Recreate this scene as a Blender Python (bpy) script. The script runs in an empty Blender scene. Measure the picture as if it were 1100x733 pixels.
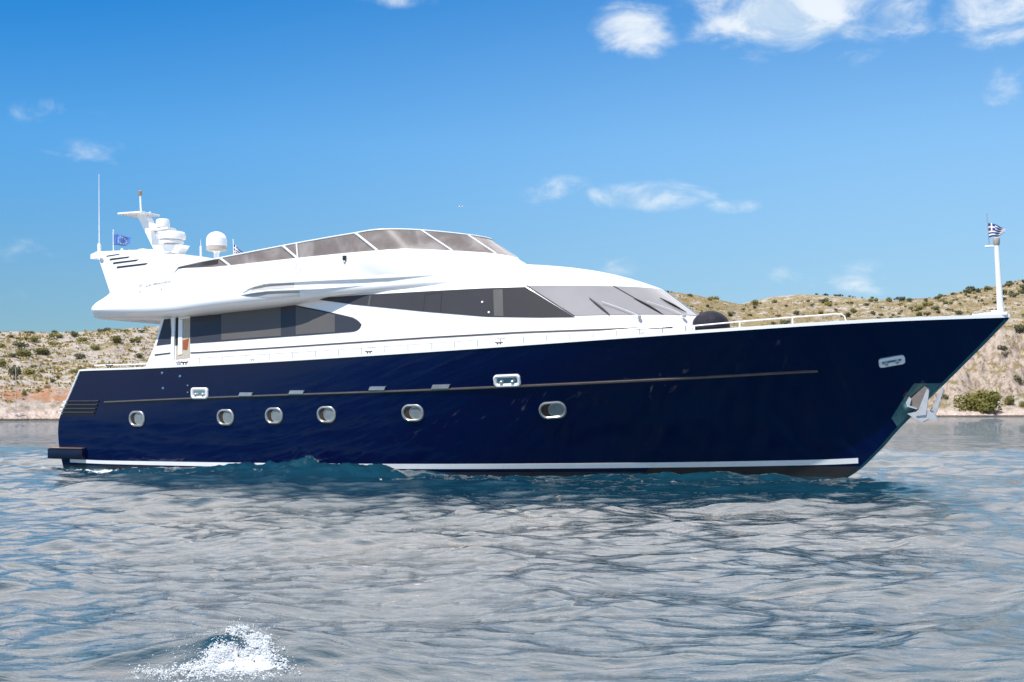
import bpy, bmesh, math, random
import numpy as np
from mathutils import Vector, Matrix
from mathutils.bvhtree import BVHTree

SC = bpy.context.scene
COL = SC.collection
R = math.radians
random.seed(7)
rng = np.random.default_rng(7)

# ------------------------------------------------------------------ camera
FP = 1550.0                      # focal length in pixels of a 1100 px wide frame
CAMZ = 1.6
HZ = 440.0                       # horizon row
cam = bpy.data.cameras.new("camera")
cam.sensor_width = 36.0
cam.lens = FP / 1100.0 * 36.0
cam.shift_y = 73.5 / 1100.0
cam.clip_start = 0.1
cam.clip_end = 20000.0
camo = bpy.data.objects.new("camera", cam)
camo.location = (0, 0, CAMZ)
camo.rotation_euler = (R(90), 0, 0)
COL.objects.link(camo)
SC.camera = camo

# ------------------------------------------------------------------ sky, sun, exposure
SUN_EL = 58.0
SUN_AZ = 214.0                   # compass degrees, clockwise from +Y (the way the camera looks)
SKY_STRENGTH = 0.1
world = bpy.data.worlds.new("World")
SC.world = world
world.use_nodes = True


class NG:
    """tiny helper for building node graphs"""
    def __init__(self, nt):
        self.nt = nt
        nt.nodes.clear()

    def n(self, t, **kw):
        nd = self.nt.nodes.new(t)
        for k, v in kw.items():
            setattr(nd, k, v)
        return nd

    def put(self, sock, v):
        if isinstance(v, bpy.types.NodeSocket):
            self.nt.links.new(v, sock)
        elif isinstance(v, (tuple, list)) and sock.type == 'RGBA' and len(v) == 3:
            sock.default_value = (*v, 1)
        else:
            sock.default_value = v

    def m(self, op, a, b=0.0, c=None, clamp=False):
        nd = self.n('ShaderNodeMath', operation=op, use_clamp=clamp)
        self.put(nd.inputs[0], a)
        self.put(nd.inputs[1], b)
        if c is not None:
            self.put(nd.inputs[2], c)
        return nd.outputs[0]

    def vm(self, op, a, b=(0, 0, 0)):
        nd = self.n('ShaderNodeVectorMath', operation=op)
        self.put(nd.inputs[0], a)
        self.put(nd.inputs[1], b)
        return nd.outputs[0]

    def mix(self, f, a, b, blend='MIX'):
        nd = self.n('ShaderNodeMix', data_type='RGBA', blend_type=blend)
        self.put(nd.inputs[0], f)
        self.put(nd.inputs[6], a)
        self.put(nd.inputs[7], b)
        return nd.outputs[2]

    def step(self, v, lo, hi, a=0.0, b=1.0):
        nd = self.n('ShaderNodeMapRange', interpolation_type='SMOOTHSTEP')
        self.put(nd.inputs[0], v)
        for i, q in enumerate((lo, hi, a, b)):
            self.put(nd.inputs[i + 1], q)
        return nd.outputs[0]

    def noise(self, vec, scale, detail=4, rough=0.55, dist=0.0):
        nd = self.n('ShaderNodeTexNoise')
        if vec is not None:
            self.put(nd.inputs['Vector'], vec)
        nd.inputs['Scale'].default_value = scale
        nd.inputs['Detail'].default_value = detail
        nd.inputs['Roughness'].default_value = rough
        nd.inputs['Distortion'].default_value = dist
        return nd.outputs[0]

    def ramp(self, v, stops):
        nd = self.n('ShaderNodeValToRGB')
        el = nd.color_ramp.elements
        while len(el) < len(stops):
            el.new(0.5)
        for e, (p, c) in zip(el, stops):
            e.position = p
            e.color = (*c, 1) if len(c) == 3 else c
        self.put(nd.inputs[0], v)
        return nd.outputs[0]

    def xyz(self, v):
        nd = self.n('ShaderNodeSeparateXYZ')
        self.put(nd.inputs[0], v)
        return nd.outputs

    def comb(self, x, y, z):
        nd = self.n('ShaderNodeCombineXYZ')
        self.put(nd.inputs[0], x)
        self.put(nd.inputs[1], y)
        self.put(nd.inputs[2], z)
        return nd.outputs[0]


def build_world():
    g = NG(world.node_tree)
    out = g.n('ShaderNodeOutputWorld')
    bg = g.n('ShaderNodeBackground')
    bg.inputs['Strength'].default_value = SKY_STRENGTH
    g.put(out.inputs['Surface'], bg.outputs[0])
    sky = g.n('ShaderNodeTexSky')
    sky.sky_type = 'NISHITA'
    sky.sun_disc = False
    sky.sun_elevation = R(SUN_EL)
    sky.sun_rotation = R(SUN_AZ)
    sky.altitude = 0
    sky.air_density = 1.0
    sky.dust_density = 0.3
    sky.ozone_density = 2.0
    tc = g.n('ShaderNodeTexCoord')
    d = g.vm('NORMALIZE', tc.outputs['Generated'])
    s = g.xyz(d)
    az = g.m('MULTIPLY', g.m('ARCTAN2', s[0], s[1]), 57.29578)      # degrees, 0 ahead
    el = g.m('MULTIPLY', g.m('ARCSINE', s[2]), 57.29578)
    # clear blue air: deeper blue aloft, pale cyan close to the horizon
    tint = g.ramp(g.m('DIVIDE', el, 40.0, clamp=True),
                  [(0.0, SKY_T[0]), (0.12, SKY_T[1]), (0.26, SKY_T[2]), (0.41, SKY_T[3]), (1.0, (1.0, 1.0, 1.0))])
    skyc = g.mix(1.0, sky.outputs[0], tint, 'MULTIPLY')
    # a little paler towards the right, where haze hangs over the land
    side = g.m('MULTIPLY', g.step(az, -24, 22), g.step(el, 25, 3))
    skyc = g.mix(g.m('MULTIPLY', side, 0.46), skyc, (5.0, 7.4, 9.2))
    # clouds: noise gathered into banks at their places in the sky
    p = g.comb(g.m('MULTIPLY', az, 0.55), g.m('MULTIPLY', el, 1.0), 0.0)
    n1 = g.noise(p, 0.62, 10, 0.60, 0.5)
    n2 = g.noise(g.vm('ADD', p, (31.0, 12.0, 3.0)), 0.16, 4, 0.5)
    mask = None
    for (x, y, wx, wy, st) in CLOUDS:
        a0 = math.degrees(math.atan((x - 550) / FP))
        e0 = math.degrees(math.atan((HZ - y) / math.hypot(FP, x - 550)))
        wa = math.degrees(wx / FP)
        we = math.degrees(wy / FP)
        u = g.m('MULTIPLY', g.m('SUBTRACT', az, a0), 1.0 / wa)
        v = g.m('MULTIPLY', g.m('SUBTRACT', el, e0), 1.0 / we)
        q = g.m('ADD', g.m('MULTIPLY', u, u), g.m('MULTIPLY', v, v))
        k = g.m('MULTIPLY', g.m('SUBTRACT', 1.0, g.m('MULTIPLY', q, 0.55)), st)
        k = g.m('MAXIMUM', k, 0.0)
        mask = k if mask is None else g.m('MAXIMUM', mask, k)
    dens = g.step(g.m('ADD', g.m('SUBTRACT', n1, 0.5), g.m('MULTIPLY', mask, 0.48)), 0.20, 0.62)
    dens = g.m('MULTIPLY', dens, g.m('MULTIPLY', g.step(mask, 0.02, 0.75), 1.0))
    lit = g.noise(g.vm('ADD', p, (0.35, -0.45, 0.0)), 0.55, 6, 0.55, 0.35)
    ccol = g.mix(g.step(g.m('SUBTRACT', n1, lit), -0.12, 0.10), (6.2, 7.4, 8.6), (9.0, 9.4, 9.6))
    skyc = g.mix(g.m('MULTIPLY', dens, 0.84), skyc, ccol)
    # added cloud sheet, unseen above the picture, to brighten the sea's reflections
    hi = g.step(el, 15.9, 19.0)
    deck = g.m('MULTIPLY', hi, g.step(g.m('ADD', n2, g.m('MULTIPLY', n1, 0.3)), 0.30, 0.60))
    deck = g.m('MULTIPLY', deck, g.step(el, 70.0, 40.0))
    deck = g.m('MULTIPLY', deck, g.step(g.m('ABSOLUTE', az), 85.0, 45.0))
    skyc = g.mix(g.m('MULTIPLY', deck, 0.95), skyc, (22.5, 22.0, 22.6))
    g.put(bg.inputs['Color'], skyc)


SKY_T = [(0.44, 0.62, 0.80), (0.44, 0.72, 0.98), (0.36, 0.90, 1.32), (0.055, 0.74, 1.34)]
# cloud banks as seen from the camera: column, row, half-width, half-height, strength
CLOUDS = [
    (682, 28, 50, 36, 1.0), (850, 6, 118, 50, 1.25), (955, 14, 52, 32, 0.95), (918, 60, 46, 12, 0.6), (765, -8, 60, 30, 0.7), (900, 62, 60, 26, 0.5),
    (1075, 14, 70, 34, 1.0), (1078, 100, 26, 18, 0.85), (1080, 78, 30, 20, 0.5),
    (585, 205, 64, 18, 0.75), (690, 211, 95, 18, 0.85), (785, 220, 40, 10, 0.7), (625, 218, 60, 14, 0.5),
    (670, 285, 34, 14, 0.55), (910, 300, 84, 24, 0.64), (850, 298, 54, 15, 0.56), (760, 300, 54, 17, 0.48), (1020, 262, 50, 10, 0.6),
    (70, 120, 78, 17, 0.50), (75, 163, 76, 16, 0.54), (30, 270, 70, 17, 0.54), (30, 325, 74, 24, 0.48),
    (410, 0, 60, 10, 0.6), (130, 106, 26, 8, 0.4),
]
build_world()

sun = bpy.data.lights.new("sun", 'SUN')
sun.energy = 5.0
sun.angle = R(0.53)
sun.color = (1.0, 0.97, 0.925)
suno = bpy.data.objects.new("sun", sun)
_az, _el = R(SUN_AZ), R(SUN_EL)
suno.rotation_euler = Vector((math.sin(_az) * math.cos(_el), math.cos(_az) * math.cos(_el), math.sin(_el))).to_track_quat('Z', 'Y').to_euler()
COL.objects.link(suno)

SC.cycles.sample_clamp_indirect = 2.5
SC.view_settings.view_transform = 'Standard'
SC.view_settings.look = 'None'
SC.view_settings.exposure = 0.12
SC.view_settings.gamma = 1.0
SC.view_settings.use_curve_mapping = False


# ------------------------------------------------------------------ materials
def pmat(name, color, rough=0.4, metal=0.0, var=0.06, vscale=3.0, bump=0.0, bscale=40.0, ior=1.5, coat=0.0, spec=0.5):
    m = bpy.data.materials.new(name)
    m.use_nodes = True
    g = NG(m.node_tree)
    out = g.n('ShaderNodeOutputMaterial')
    b = g.n('ShaderNodeBsdfPrincipled')
    g.put(out.inputs[0], b.outputs[0])
    tc = g.n('ShaderNodeTexCoord')
    nz = g.noise(tc.outputs['Object'], vscale, 5, 0.6)
    lo = tuple(c * (1 - var) for c in color)
    hi = tuple(min(1, c * (1 + var)) for c in color)
    g.put(b.inputs['Base Color'], g.mix(nz, lo, hi))
    g.put(b.inputs['Roughness'], g.step(nz, 0.2, 0.8, rough * 0.85, min(1, rough * 1.2)))
    b.inputs['Metallic'].default_value = metal
    b.inputs['IOR'].default_value = ior
    b.inputs['Specular IOR Level'].default_value = spec
    b.inputs['Coat Weight'].default_value = coat
    b.inputs['Coat Roughness'].default_value = 0.03
    if bump > 0:
        bp = g.n('ShaderNodeBump')
        bp.inputs['Strength'].default_value = bump
        bp.inputs['Distance'].default_value = 0.01
        g.put(bp.inputs['Height'], g.noise(tc.outputs['Object'], bscale, 3, 0.6))
        g.put(b.inputs['Normal'], bp.outputs[0])
    return m


M = {}
M['navy'] = pmat('navy_paint', (0.0006, 0.0012, 0.033), 0.05, var=0.2, vscale=0.6, coat=0.4, bump=0.035, bscale=1.3, spec=0.5)
M['black'] = pmat('antifouling_black', (0.012, 0.012, 0.014), 0.5, bump=0.2)
M['stripe'] = pmat('stripe_white', (0.82, 0.82, 0.80), 0.3)
M['gel'] = pmat('white_gelcoat', (0.84, 0.84, 0.83), 0.22, var=0.02, vscale=1.2, coat=0.3, bump=0.015, bscale=1.2)
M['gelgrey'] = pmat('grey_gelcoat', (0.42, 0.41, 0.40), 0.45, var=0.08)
M['teak'] = pmat('teak', (0.30, 0.17, 0.09), 0.6, var=0.25, vscale=8, bump=0.2)
M['trim'] = pmat('bronze_trim', (0.055, 0.040, 0.032), 0.4, var=0.2)
M['rub'] = pmat('dull_bronze_rail', (0.20, 0.17, 0.155), 0.4, 0.5, var=0.2, vscale=5)
M['steel'] = pmat('stainless_steel', (0.72, 0.71, 0.69), 0.16, 1.0, var=0.08, vscale=6)
M['portframe'] = pmat('porthole_bezel', (0.55, 0.52, 0.47), 0.32, 0.75, var=0.1, vscale=6)
M['satin'] = pmat('satin_steel', (0.60, 0.59, 0.58), 0.38, 0.85, var=0.12, vscale=9, bump=0.1)
M['galv'] = pmat('galvanised', (0.47, 0.48, 0.49), 0.45, 0.35, var=0.15, vscale=7, bump=0.25, bscale=25)
M['shank'] = pmat('weathered_shank', (0.20, 0.17, 0.15), 0.5, 0.3, var=0.25, vscale=8)
M['pocket'] = pmat('steel_painted_reflection', (0.16, 0.32, 0.33), 0.28, 0.9, var=0.25, vscale=3, bump=0.1, bscale=6)  # polished steel with teal water reflection put into the base colour
M['glass'] = pmat('dark_window_glass', (0.058, 0.054, 0.056), 0.05, var=0.16, vscale=0.8, spec=0.3)
M['glass2'] = pmat('salon_window_glass', (0.046, 0.048, 0.056), 0.05, var=0.16, vscale=0.8, spec=0.35)
M['blind'] = pmat('window_blind', (0.105, 0.10, 0.095), 0.35, var=0.08, vscale=2.0, spec=0.3)
M['wind'] = pmat('windscreen_glass', (0.31, 0.297, 0.302), 0.06, var=0.25, vscale=0.5, spec=0.25)
M['rubber'] = pmat('black_rubber', (0.012, 0.012, 0.012), 0.5)
M['dark'] = pmat('dark_platform_paint', (0.003, 0.006, 0.024), 0.3, var=0.3)
M['canvas'] = pmat('navy_canvas', (0.0045, 0.005, 0.015), 0.75, var=0.3, vscale=5, bump=0.3, bscale=60)
M['portglass'] = pmat('porthole_glass', (0.20, 0.23, 0.235), 0.12, var=0.4, vscale=9, spec=0.6)
M['portdark'] = pmat('porthole_recess_shade', (0.045, 0.028, 0.020), 0.4, var=0.4, vscale=6)
M['curtain'] = pmat('cream_curtain', (0.42, 0.37, 0.30), 0.8, var=0.25, vscale=14)
M['orange'] = pmat('rust_fabric', (0.27, 0.062, 0.016), 0.8, var=0.35, vscale=12)
M['lettering'] = pmat('grey_lettering', (0.45, 0.45, 0.50), 0.5)
M['lamp'] = pmat('amber_lamp', (0.35, 0.20, 0.10), 0.3)
M['domeband'] = pmat('dome_band', (0.46, 0.41, 0.36), 0.5)


def acrylic():
    m = bpy.data.materials.new('smoked_acrylic')
    m.use_nodes = True
    g = NG(m.node_tree)
    out = g.n('ShaderNodeOutputMaterial')
    tc = g.n('ShaderNodeTexCoord')
    nz = g.noise(tc.outputs['Object'], 0.9, 4, 0.6, 0.4)
    tr = g.n('ShaderNodeBsdfTransparent')
    tr.inputs[0].default_value = (0.42, 0.36, 0.33, 1)
    b = g.n('ShaderNodeBsdfPrincipled')
    g.put(b.inputs['Base Color'], g.mix(g.step(nz, 0.35, 0.65), (0.23, 0.195, 0.18), (0.42, 0.375, 0.355)))
    b.inputs['Roughness'].default_value = 0.12
    b.inputs['Specular IOR Level'].default_value = 0.15
    mx = g.n('ShaderNodeMixShader')
    mx.inputs[0].default_value = 0.8
    g.put(mx.inputs[1], tr.outputs[0])
    g.put(mx.inputs[2], b.outputs[0])
    g.put(out.inputs[0], mx.outputs[0])
    return m


M['acrylic'] = acrylic()


# ------------------------------------------------------------------ scene-object helpers
def link(o, parent=None):
    COL.objects.link(o)
    if parent is not None:
        o.parent = parent
    return o


def tag(o, label=None, cat=None, group=None, kind=None):
    if label:
        o['label'] = label
    if cat:
        o['category'] = cat
    if group:
        o['group'] = group
    if kind:
        o['kind'] = kind
    return o


def empty(name, loc=(0, 0, 0), rz=0.0):
    o = bpy.data.objects.new(name, None)
    o.empty_display_size = 0.3
    o.location = loc
    o.rotation_euler = (0, 0, rz)
    return link(o)


def mesh_obj(name, verts, faces, mat, parent=None, smooth=True, angle=40.0):
    me = bpy.data.meshes.new(name)
    me.from_pydata([tuple(v) for v in verts], [], faces)
    me.update()
    bm = bmesh.new()
    bm.from_mesh(me)
    bmesh.ops.recalc_face_normals(bm, faces=bm.faces[:])
    bm.to_mesh(me)
    bm.free()
    if smooth:
        me.shade_smooth()
        me.set_sharp_from_angle(angle=R(angle))
    for mm in (mat if isinstance(mat, (list, tuple)) else [mat]):
        me.materials.append(mm)
    return link(bpy.data.objects.new(name, me), parent)


class MB:
    """collects shapes that become ONE mesh object"""
    def __init__(self):
        self.v, self.f = [], []

    def add(self, verts, faces):
        o = len(self.v)
        self.v += [Vector(v) for v in verts]
        self.f += [tuple(i + o for i in fc) for fc in faces]
        return self

    def box(self, lo, hi, bevel=0.0):
        bm = bmesh.new()
        bmesh.ops.create_cube(bm, size=1.0)
        lo, hi = Vector(lo), Vector(hi)
        c, s = (lo + hi) / 2, hi - lo
        for v in bm.verts:
            v.co = Vector((v.co.x * s.x, v.co.y * s.y, v.co.z * s.z)) + c
        if bevel > 0:
            bmesh.ops.bevel(bm, geom=bm.edges[:], offset=bevel, segments=2, affect='EDGES', profile=0.5)
        bm.verts.index_update()
        self.add([v.co.copy() for v in bm.verts], [[v.index for v in f.verts] for f in bm.faces])
        bm.free()
        return self

    def tube(self, pts, r, n=8, cap=True):
        pts = [Vector(p) for p in pts]
        rs = r if isinstance(r, (list, tuple)) else [r] * len(pts)
        verts, faces = [], []
        for i, p in enumerate(pts):
            d = (pts[min(i + 1, len(pts) - 1)] - pts[max(i - 1, 0)])
            d = d.normalized() if d.length > 1e-9 else Vector((0, 0, 1))
            a = Vector((0, 0, 1)) if abs(d.z) < 0.9 else Vector((1, 0, 0))
            e1 = d.cross(a).normalized()
            e2 = d.cross(e1).normalized()
            for k in range(n):
                t = 2 * math.pi * k / n
                verts.append(p + (e1 * math.cos(t) + e2 * math.sin(t)) * rs[i])
        for i in range(len(pts) - 1):
            for k in range(n):
                faces.append((i * n + k, i * n + (k + 1) % n, (i + 1) * n + (k + 1) % n, (i + 1) * n + k))
        if cap:
            faces.append(tuple(range(n)))
            faces.append(tuple((len(pts) - 1) * n + k for k in range(n)))
        return self.add(verts, faces)

    def lathe(self, c, prof, n=24, axis=(0, 0, 1)):
        """prof: list of (radius, height) along axis from c"""
        ax = Vector(axis).normalized()
        a = Vector((1, 0, 0)) if abs(ax.x) < 0.9 else Vector((0, 1, 0))
        e1 = ax.cross(a).normalized()
        e2 = ax.cross(e1)
        verts, faces = [], []
        for (r, h) in prof:
            for k in range(n):
                t = 2 * math.pi * k / n
                verts.append(Vector(c) + ax * h + (e1 * math.cos(t) + e2 * math.sin(t)) * max(r, 1e-4))
        for i in range(len(prof) - 1):
            for k in range(n):
                faces.append((i * n + k, i * n + (k + 1) % n, (i + 1) * n + (k + 1) % n, (i + 1) * n + k))
        faces.append(tuple(range(n)))
        faces.append(tuple((len(prof) - 1) * n + k for k in range(n)))
        return self.add(verts, faces)

    def prism(self, poly, vec):
        """closed planar polygon extruded by vec"""
        vec = Vector(vec)
        n = len(poly)
        a = [Vector(p) for p in poly]
        b = [p + vec for p in a]
        fs = [tuple(range(n)), tuple(range(2 * n - 1, n - 1, -1))]
        fs += [(i, (i + 1) % n, n + (i + 1) % n, n + i) for i in range(n)]
        return self.add(a + b, fs)

    def sheet(self, grid, nrm, thick):
        """grid[i][j] points, nrm[i][j] outward normals: a closed thin slab"""
        ni, nj = len(grid), len(grid[0])
        verts, faces = [], []
        for s in (0.0, -thick):
            for i in range(ni):
                for j in range(nj):
                    verts.append(grid[i][j] + nrm[i][j] * s)
        o = ni * nj
        idx = lambda i, j: i * nj + j
        for i in range(ni - 1):
            for j in range(nj - 1):
                q = (idx(i, j), idx(i + 1, j), idx(i + 1, j + 1), idx(i, j + 1))
                faces.append(q)
                faces.append(tuple(k + o for k in reversed(q)))
        rim = [idx(i, 0) for i in range(ni)] + [idx(ni - 1, j) for j in range(1, nj)] + \
              [idx(i, nj - 1) for i in range(ni - 2, -1, -1)] + [idx(0, j) for j in range(nj - 2, 0, -1)]
        for k in range(len(rim)):
            a, b = rim[k], rim[(k + 1) % len(rim)]
            faces.append((a, b, b + o, a + o))
        return self.add(verts, faces)

    def build(self, name, mat, parent=None, smooth=True, angle=40.0):
        return mesh_obj(name, self.v, self.f, mat, parent, smooth, angle)


def grid_mesh(name, P, mat, attrs=None):
    """P: (ni, nj, 3) array -> smooth quad sheet, fast"""
    ni, nj = P.shape[:2]
    me = bpy.data.meshes.new(name)
    nv = ni * nj
    me.vertices.add(nv)
    me.vertices.foreach_set('co', np.ascontiguousarray(P.reshape(-1, 3), dtype=np.float32).ravel())
    I, J = np.meshgrid(np.arange(ni - 1), np.arange(nj - 1), indexing='ij')
    a = (I * nj + J).ravel()
    q = np.stack([a, a + 1, a + nj + 1, a + nj], 1).astype(np.int32)
    nf = len(q)
    me.loops.add(nf * 4)
    me.loops.foreach_set('vertex_index', q.ravel())
    me.polygons.add(nf)
    me.polygons.foreach_set('loop_start', np.arange(nf, dtype=np.int32) * 4)
    me.polygons.foreach_set('loop_total', np.full(nf, 4, np.int32))
    me.update(calc_edges=True)
    me.shade_smooth()
    for k, val in (attrs or {}).items():
        at = me.attributes.new(k, 'FLOAT', 'POINT')
        at.data.foreach_set('value', np.ascontiguousarray(val, dtype=np.float32).ravel())
    me.materials.append(mat)
    return bpy.data.objects.new(name, me)


def lerp_tab(x, tab):
    xs = [t[0] for t in tab]
    ys = [t[1] for t in tab]
    return np.interp(x, xs, ys)


def cat_tab(x, tab):
    """smooth monotone-ish interpolation through a table (cubic Hermite)"""
    n = len(tab)
    if x <= tab[0][0]:
        return tab[0][1]
    if x >= tab[-1][0]:
        return tab[-1][1]
    for i in range(n - 1):
        if x <= tab[i + 1][0]:
            break

    def slope(k):
        if k == 0:
            return (tab[1][1] - tab[0][1]) / (tab[1][0] - tab[0][0])
        if k == n - 1:
            return (tab[-1][1] - tab[-2][1]) / (tab[-1][0] - tab[-2][0])
        return (tab[k + 1][1] - tab[k - 1][1]) / (tab[k + 1][0] - tab[k - 1][0])
    h = tab[i + 1][0] - tab[i][0]
    t = (x - tab[i][0]) / h
    m0, m1 = slope(i) * h, slope(i + 1) * h
    return ((2 * t**3 - 3 * t**2 + 1) * tab[i][1] + (t**3 - 2 * t**2 + t) * m0 +
            (-2 * t**3 + 3 * t**2) * tab[i + 1][1] + (t**3 - t**2) * m1)


def vnoise(x, y, seed=0):
    """value noise on arrays"""
    xi, yi = np.floor(x).astype(np.int64), np.floor(y).astype(np.int64)
    fx, fy = x - xi, y - yi
    fx = fx * fx * (3 - 2 * fx)
    fy = fy * fy * (3 - 2 * fy)

    def h(a, b):
        n = (a * 374761393 + b * 668265263 + seed * 1442695041) & 0x7fffffff
        n = ((n ^ (n >> 13)) * 1274126177) & 0x7fffffff
        return ((n ^ (n >> 16)) & 0xffff) / 65535.0 - 0.5
    return ((h(xi, yi) * (1 - fx) + h(xi + 1, yi) * fx) * (1 - fy) +
            (h(xi, yi + 1) * (1 - fx) + h(xi + 1, yi + 1) * fx) * fy)


def fbm(x, y, oct=4, seed=0, gain=0.5):
    s, a = 0.0, 1.0
    for o in range(oct):
        s = s + a * vnoise(x * 2**o, y * 2**o, seed + o * 17)
        a *= gain
    return s


# ------------------------------------------------------------------ yacht frame
TH = R(24)
CT, ST = math.cos(TH), math.sin(TH)
YX0, YY0 = -12.94, 48.0


def to_boat(wx, wy, wz):
    return Vector(((wx - YX0) * CT - (wy - YY0) * ST, (wx - YX0) * ST + (wy - YY0) * CT, wz))


def to_world(X, Y, Z):
    return Vector((YX0 + X * CT + Y * ST, YY0 - X * ST + Y * CT, Z))


EYE = to_boat(0, 0, CAMZ)


def ray(px, py):
    d = to_boat((px - 550) / FP, 1.0, CAMZ + (HZ - py) / FP) - EYE
    return d.normalized()


def U(px, py, Y):
    """point of the boat on the lengthwise plane Y, sighted from the survey position"""
    d = ray(px, py)
    return EYE + d * ((Y - EYE.y) / d.y)


def pxof(P):
    w = to_world(*P)
    return 550 + FP * w.x / w.y, HZ - FP * (w.z - CAMZ) / w.y


yacht = empty('motor_yacht', (YX0, YY0, 0), -TH)
tag(yacht, 'long motor yacht with navy blue hull and white superstructure lying off the shore', 'yacht')

# ------------------------------------------------------------------ hull
ZLOW = -0.9
SHEER = [(0.0, 2.74), (0.85, 2.80), (3.0, 2.83), (6.02, 2.91), (9.5, 3.03), (13.14, 3.18), (15.91, 3.31), (18.98, 3.47),
         (21.35, 3.60), (23.39, 3.72), (25.51, 3.84), (28.0, 3.94)]
BDECK = [(0.0, 3.08), (1.0, 3.14), (3, 3.24), (6, 3.32), (10, 3.37), (13, 3.36), (16, 3.28), (19, 3.05), (21.4, 2.68), (23.4, 2.14),
         (25.5, 1.27), (27, 0.56), (27.7, 0.20), (28.0, 0.03)]
BLOW = [(0.0, 2.75), (4, 2.95), (9, 2.98), (13, 2.72), (16, 2.2), (19, 1.52), (22, 0.86), (25, 0.38), (27, 0.12), (28.0, 0.015)]
STEM = [(-0.9, 22.6), (-0.13, 24.02), (0.5, 24.72), (1.11, 25.25), (2.3, 26.42), (3.2, 27.3), (3.94, 28.0)]
TRAN = [(-0.9, 0.15), (0.4, -0.12), (1.25, -0.08), (1.75, 0.22), (2.2, 0.5), (2.8, 0.85)]
NU, NTR = 150, 34


def hull_pt(u, t, side=-1):
    z_st = ZLOW + t * (3.94 - ZLOW)
    Xe = cat_tab(z_st, STEM)
    z_tr = ZLOW + t * (2.8 - ZLOW)
    Xa = cat_tab(z_tr, TRAN)
    X = Xa + (Xe - Xa) * u
    zs = cat_tab(0.85 + (28 - 0.85) * u, SHEER)
    z = ZLOW + t * (zs - ZLOW)
    U28 = 28 * u
    bl, bd = cat_tab(U28, BLOW), cat_tab(U28, BDECK)
    flare = 0.62 + 0.75 * min(1, max(0, (u - 0.35) / 0.55))
    b = bl + (bd - bl) * t ** flare
    return Vector((X, side * max(b, 0.0), z))


def build_hull():
    us = [i / NU for i in range(NU + 1)]
    ts = [j / NTR for j in range(NTR + 1)]
    verts, faces = [], []
    nj = NTR + 1
    for side in (-1, 1):
        for u in us:
            for t in ts:
                verts.append(hull_pt(u, t, side))
    o = (NU + 1) * nj
    for s in (0, o):
        for i in range(NU):
            for j in range(NTR):
                faces.append((s + i * nj + j, s + (i + 1) * nj + j, s + (i + 1) * nj + j + 1, s + i * nj + j + 1))
    for j in range(NTR):            # transom and stem strips
        faces.append((j, j + 1, o + j + 1, o + j))
        a = NU * nj
        faces.append((a + j, a + j + 1, o + a + j + 1, o + a + j))
    for i in range(NU):             # bottom
        faces.append((i * nj, (i + 1) * nj, o + (i + 1) * nj, o + i * nj))
    h = mesh_obj('hull', verts, faces, [M['navy'], M['black']], yacht, True, 35)
    for p in h.data.polygons:
        c = p.center
        # antifouling begins below the stripe, which climbs a little at the bow
        p.material_index = 1 if c.z < stripe_z(c.x) - 0.12 else 0
    return h, BVHTree.FromPolygons(verts, faces)


def stripe_z(X):
    return cat_tab(X, [(0, 0.0), (2, -0.03), (12, 0.0), (18.7, 0.085), (23.3, 0.20), (25, 0.30)])


hull, HB = build_hull()


def cast(bvh, px, py, off=0.0):
    loc, nrm, idx, dist = bvh.ray_cast(EYE, ray(px, py))
    if loc is None:
        return None
    if nrm.dot(ray(px, py)) > 0:
        nrm = -nrm
    return loc + nrm * off, nrm


def resample(pts, n):
    L = [0.0]
    for a, b in zip(pts, pts[1:]):
        L.append(L[-1] + math.hypot(b[0] - a[0], b[1] - a[1]))
    return [(np.interp(L[-1] * i / (n - 1), L, [p[0] for p in pts]),
             np.interp(L[-1] * i / (n - 1), L, [p[1] for p in pts])) for i in range(n)]


def fitted(name, top, bot, bvh, mat, parent, off=0.012, thick=0.05, nx=24, ny=5, both=True):
    """a slab fitted onto the body between an upper and a lower edge"""
    T, B = resample(top, nx), resample(bot, nx)
    G, N = [], []
    for (tx, ty), (bx, by) in zip(T, B):
        rg, rn = [], []
        for j in range(ny):
            k = j / (ny - 1)
            h = cast(bvh, tx + (bx - tx) * k, ty + (by - ty) * k, off)
            if h is None:
                rg.append(None)
                rn.append(None)
            else:
                rg.append(h[0])
                rn.append(h[1])
        if all(x is not None for x in rg):
            G.append(rg)
            N.append(rn)
    if len(G) < 2:
        print('NOT FITTED', name, top[0], len(G))
        return bpy.data.objects.new(name, None)
    mb = MB().sheet(G, N, thick)
    o = mb.build(name, mat, parent, True, 30)
    if both:
        mirror(o, parent)
    return o


def mirror(o, parent):
    """the same part on the port side"""
    me = o.data.copy()
    bm = bmesh.new()
    bm.from_mesh(me)
    for v in bm.verts:
        v.co.y = -v.co.y
    bmesh.ops.reverse_faces(bm, faces=bm.faces[:])
    bm.to_mesh(me)
    bm.free()
    c = bpy.data.objects.new(o.name, me)
    return link(c, parent)


# hull strips that follow the shell: stripe, rub rail, cap
def shell_pt(X, z, side=-1, off=0.0):
    """point on the hull side at station X and height z"""
    u, t = X / 28.0, 0.5
    for _ in range(12):
        p = hull_pt(u, t, side)
        zs = cat_tab(0.85 + 27.15 * u, SHEER)
        t = min(1, max(0, (z - ZLOW) / (zs - ZLOW)))
        p = hull_pt(u, t, side)
        u = min(1, max(0, u + (X - p.x) / 28.0))
    p = hull_pt(u, t, side)
    e = 0.004
    du = hull_pt(min(1, u + e), t, side) - hull_pt(max(0, u - e), t, side)
    dt = hull_pt(u, min(1, t + e), side) - hull_pt(u, max(0, t - e), side)
    n = du.cross(dt).normalized()
    if n.y * side < 0:
        n = -n
    return p + n * off, n


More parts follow.
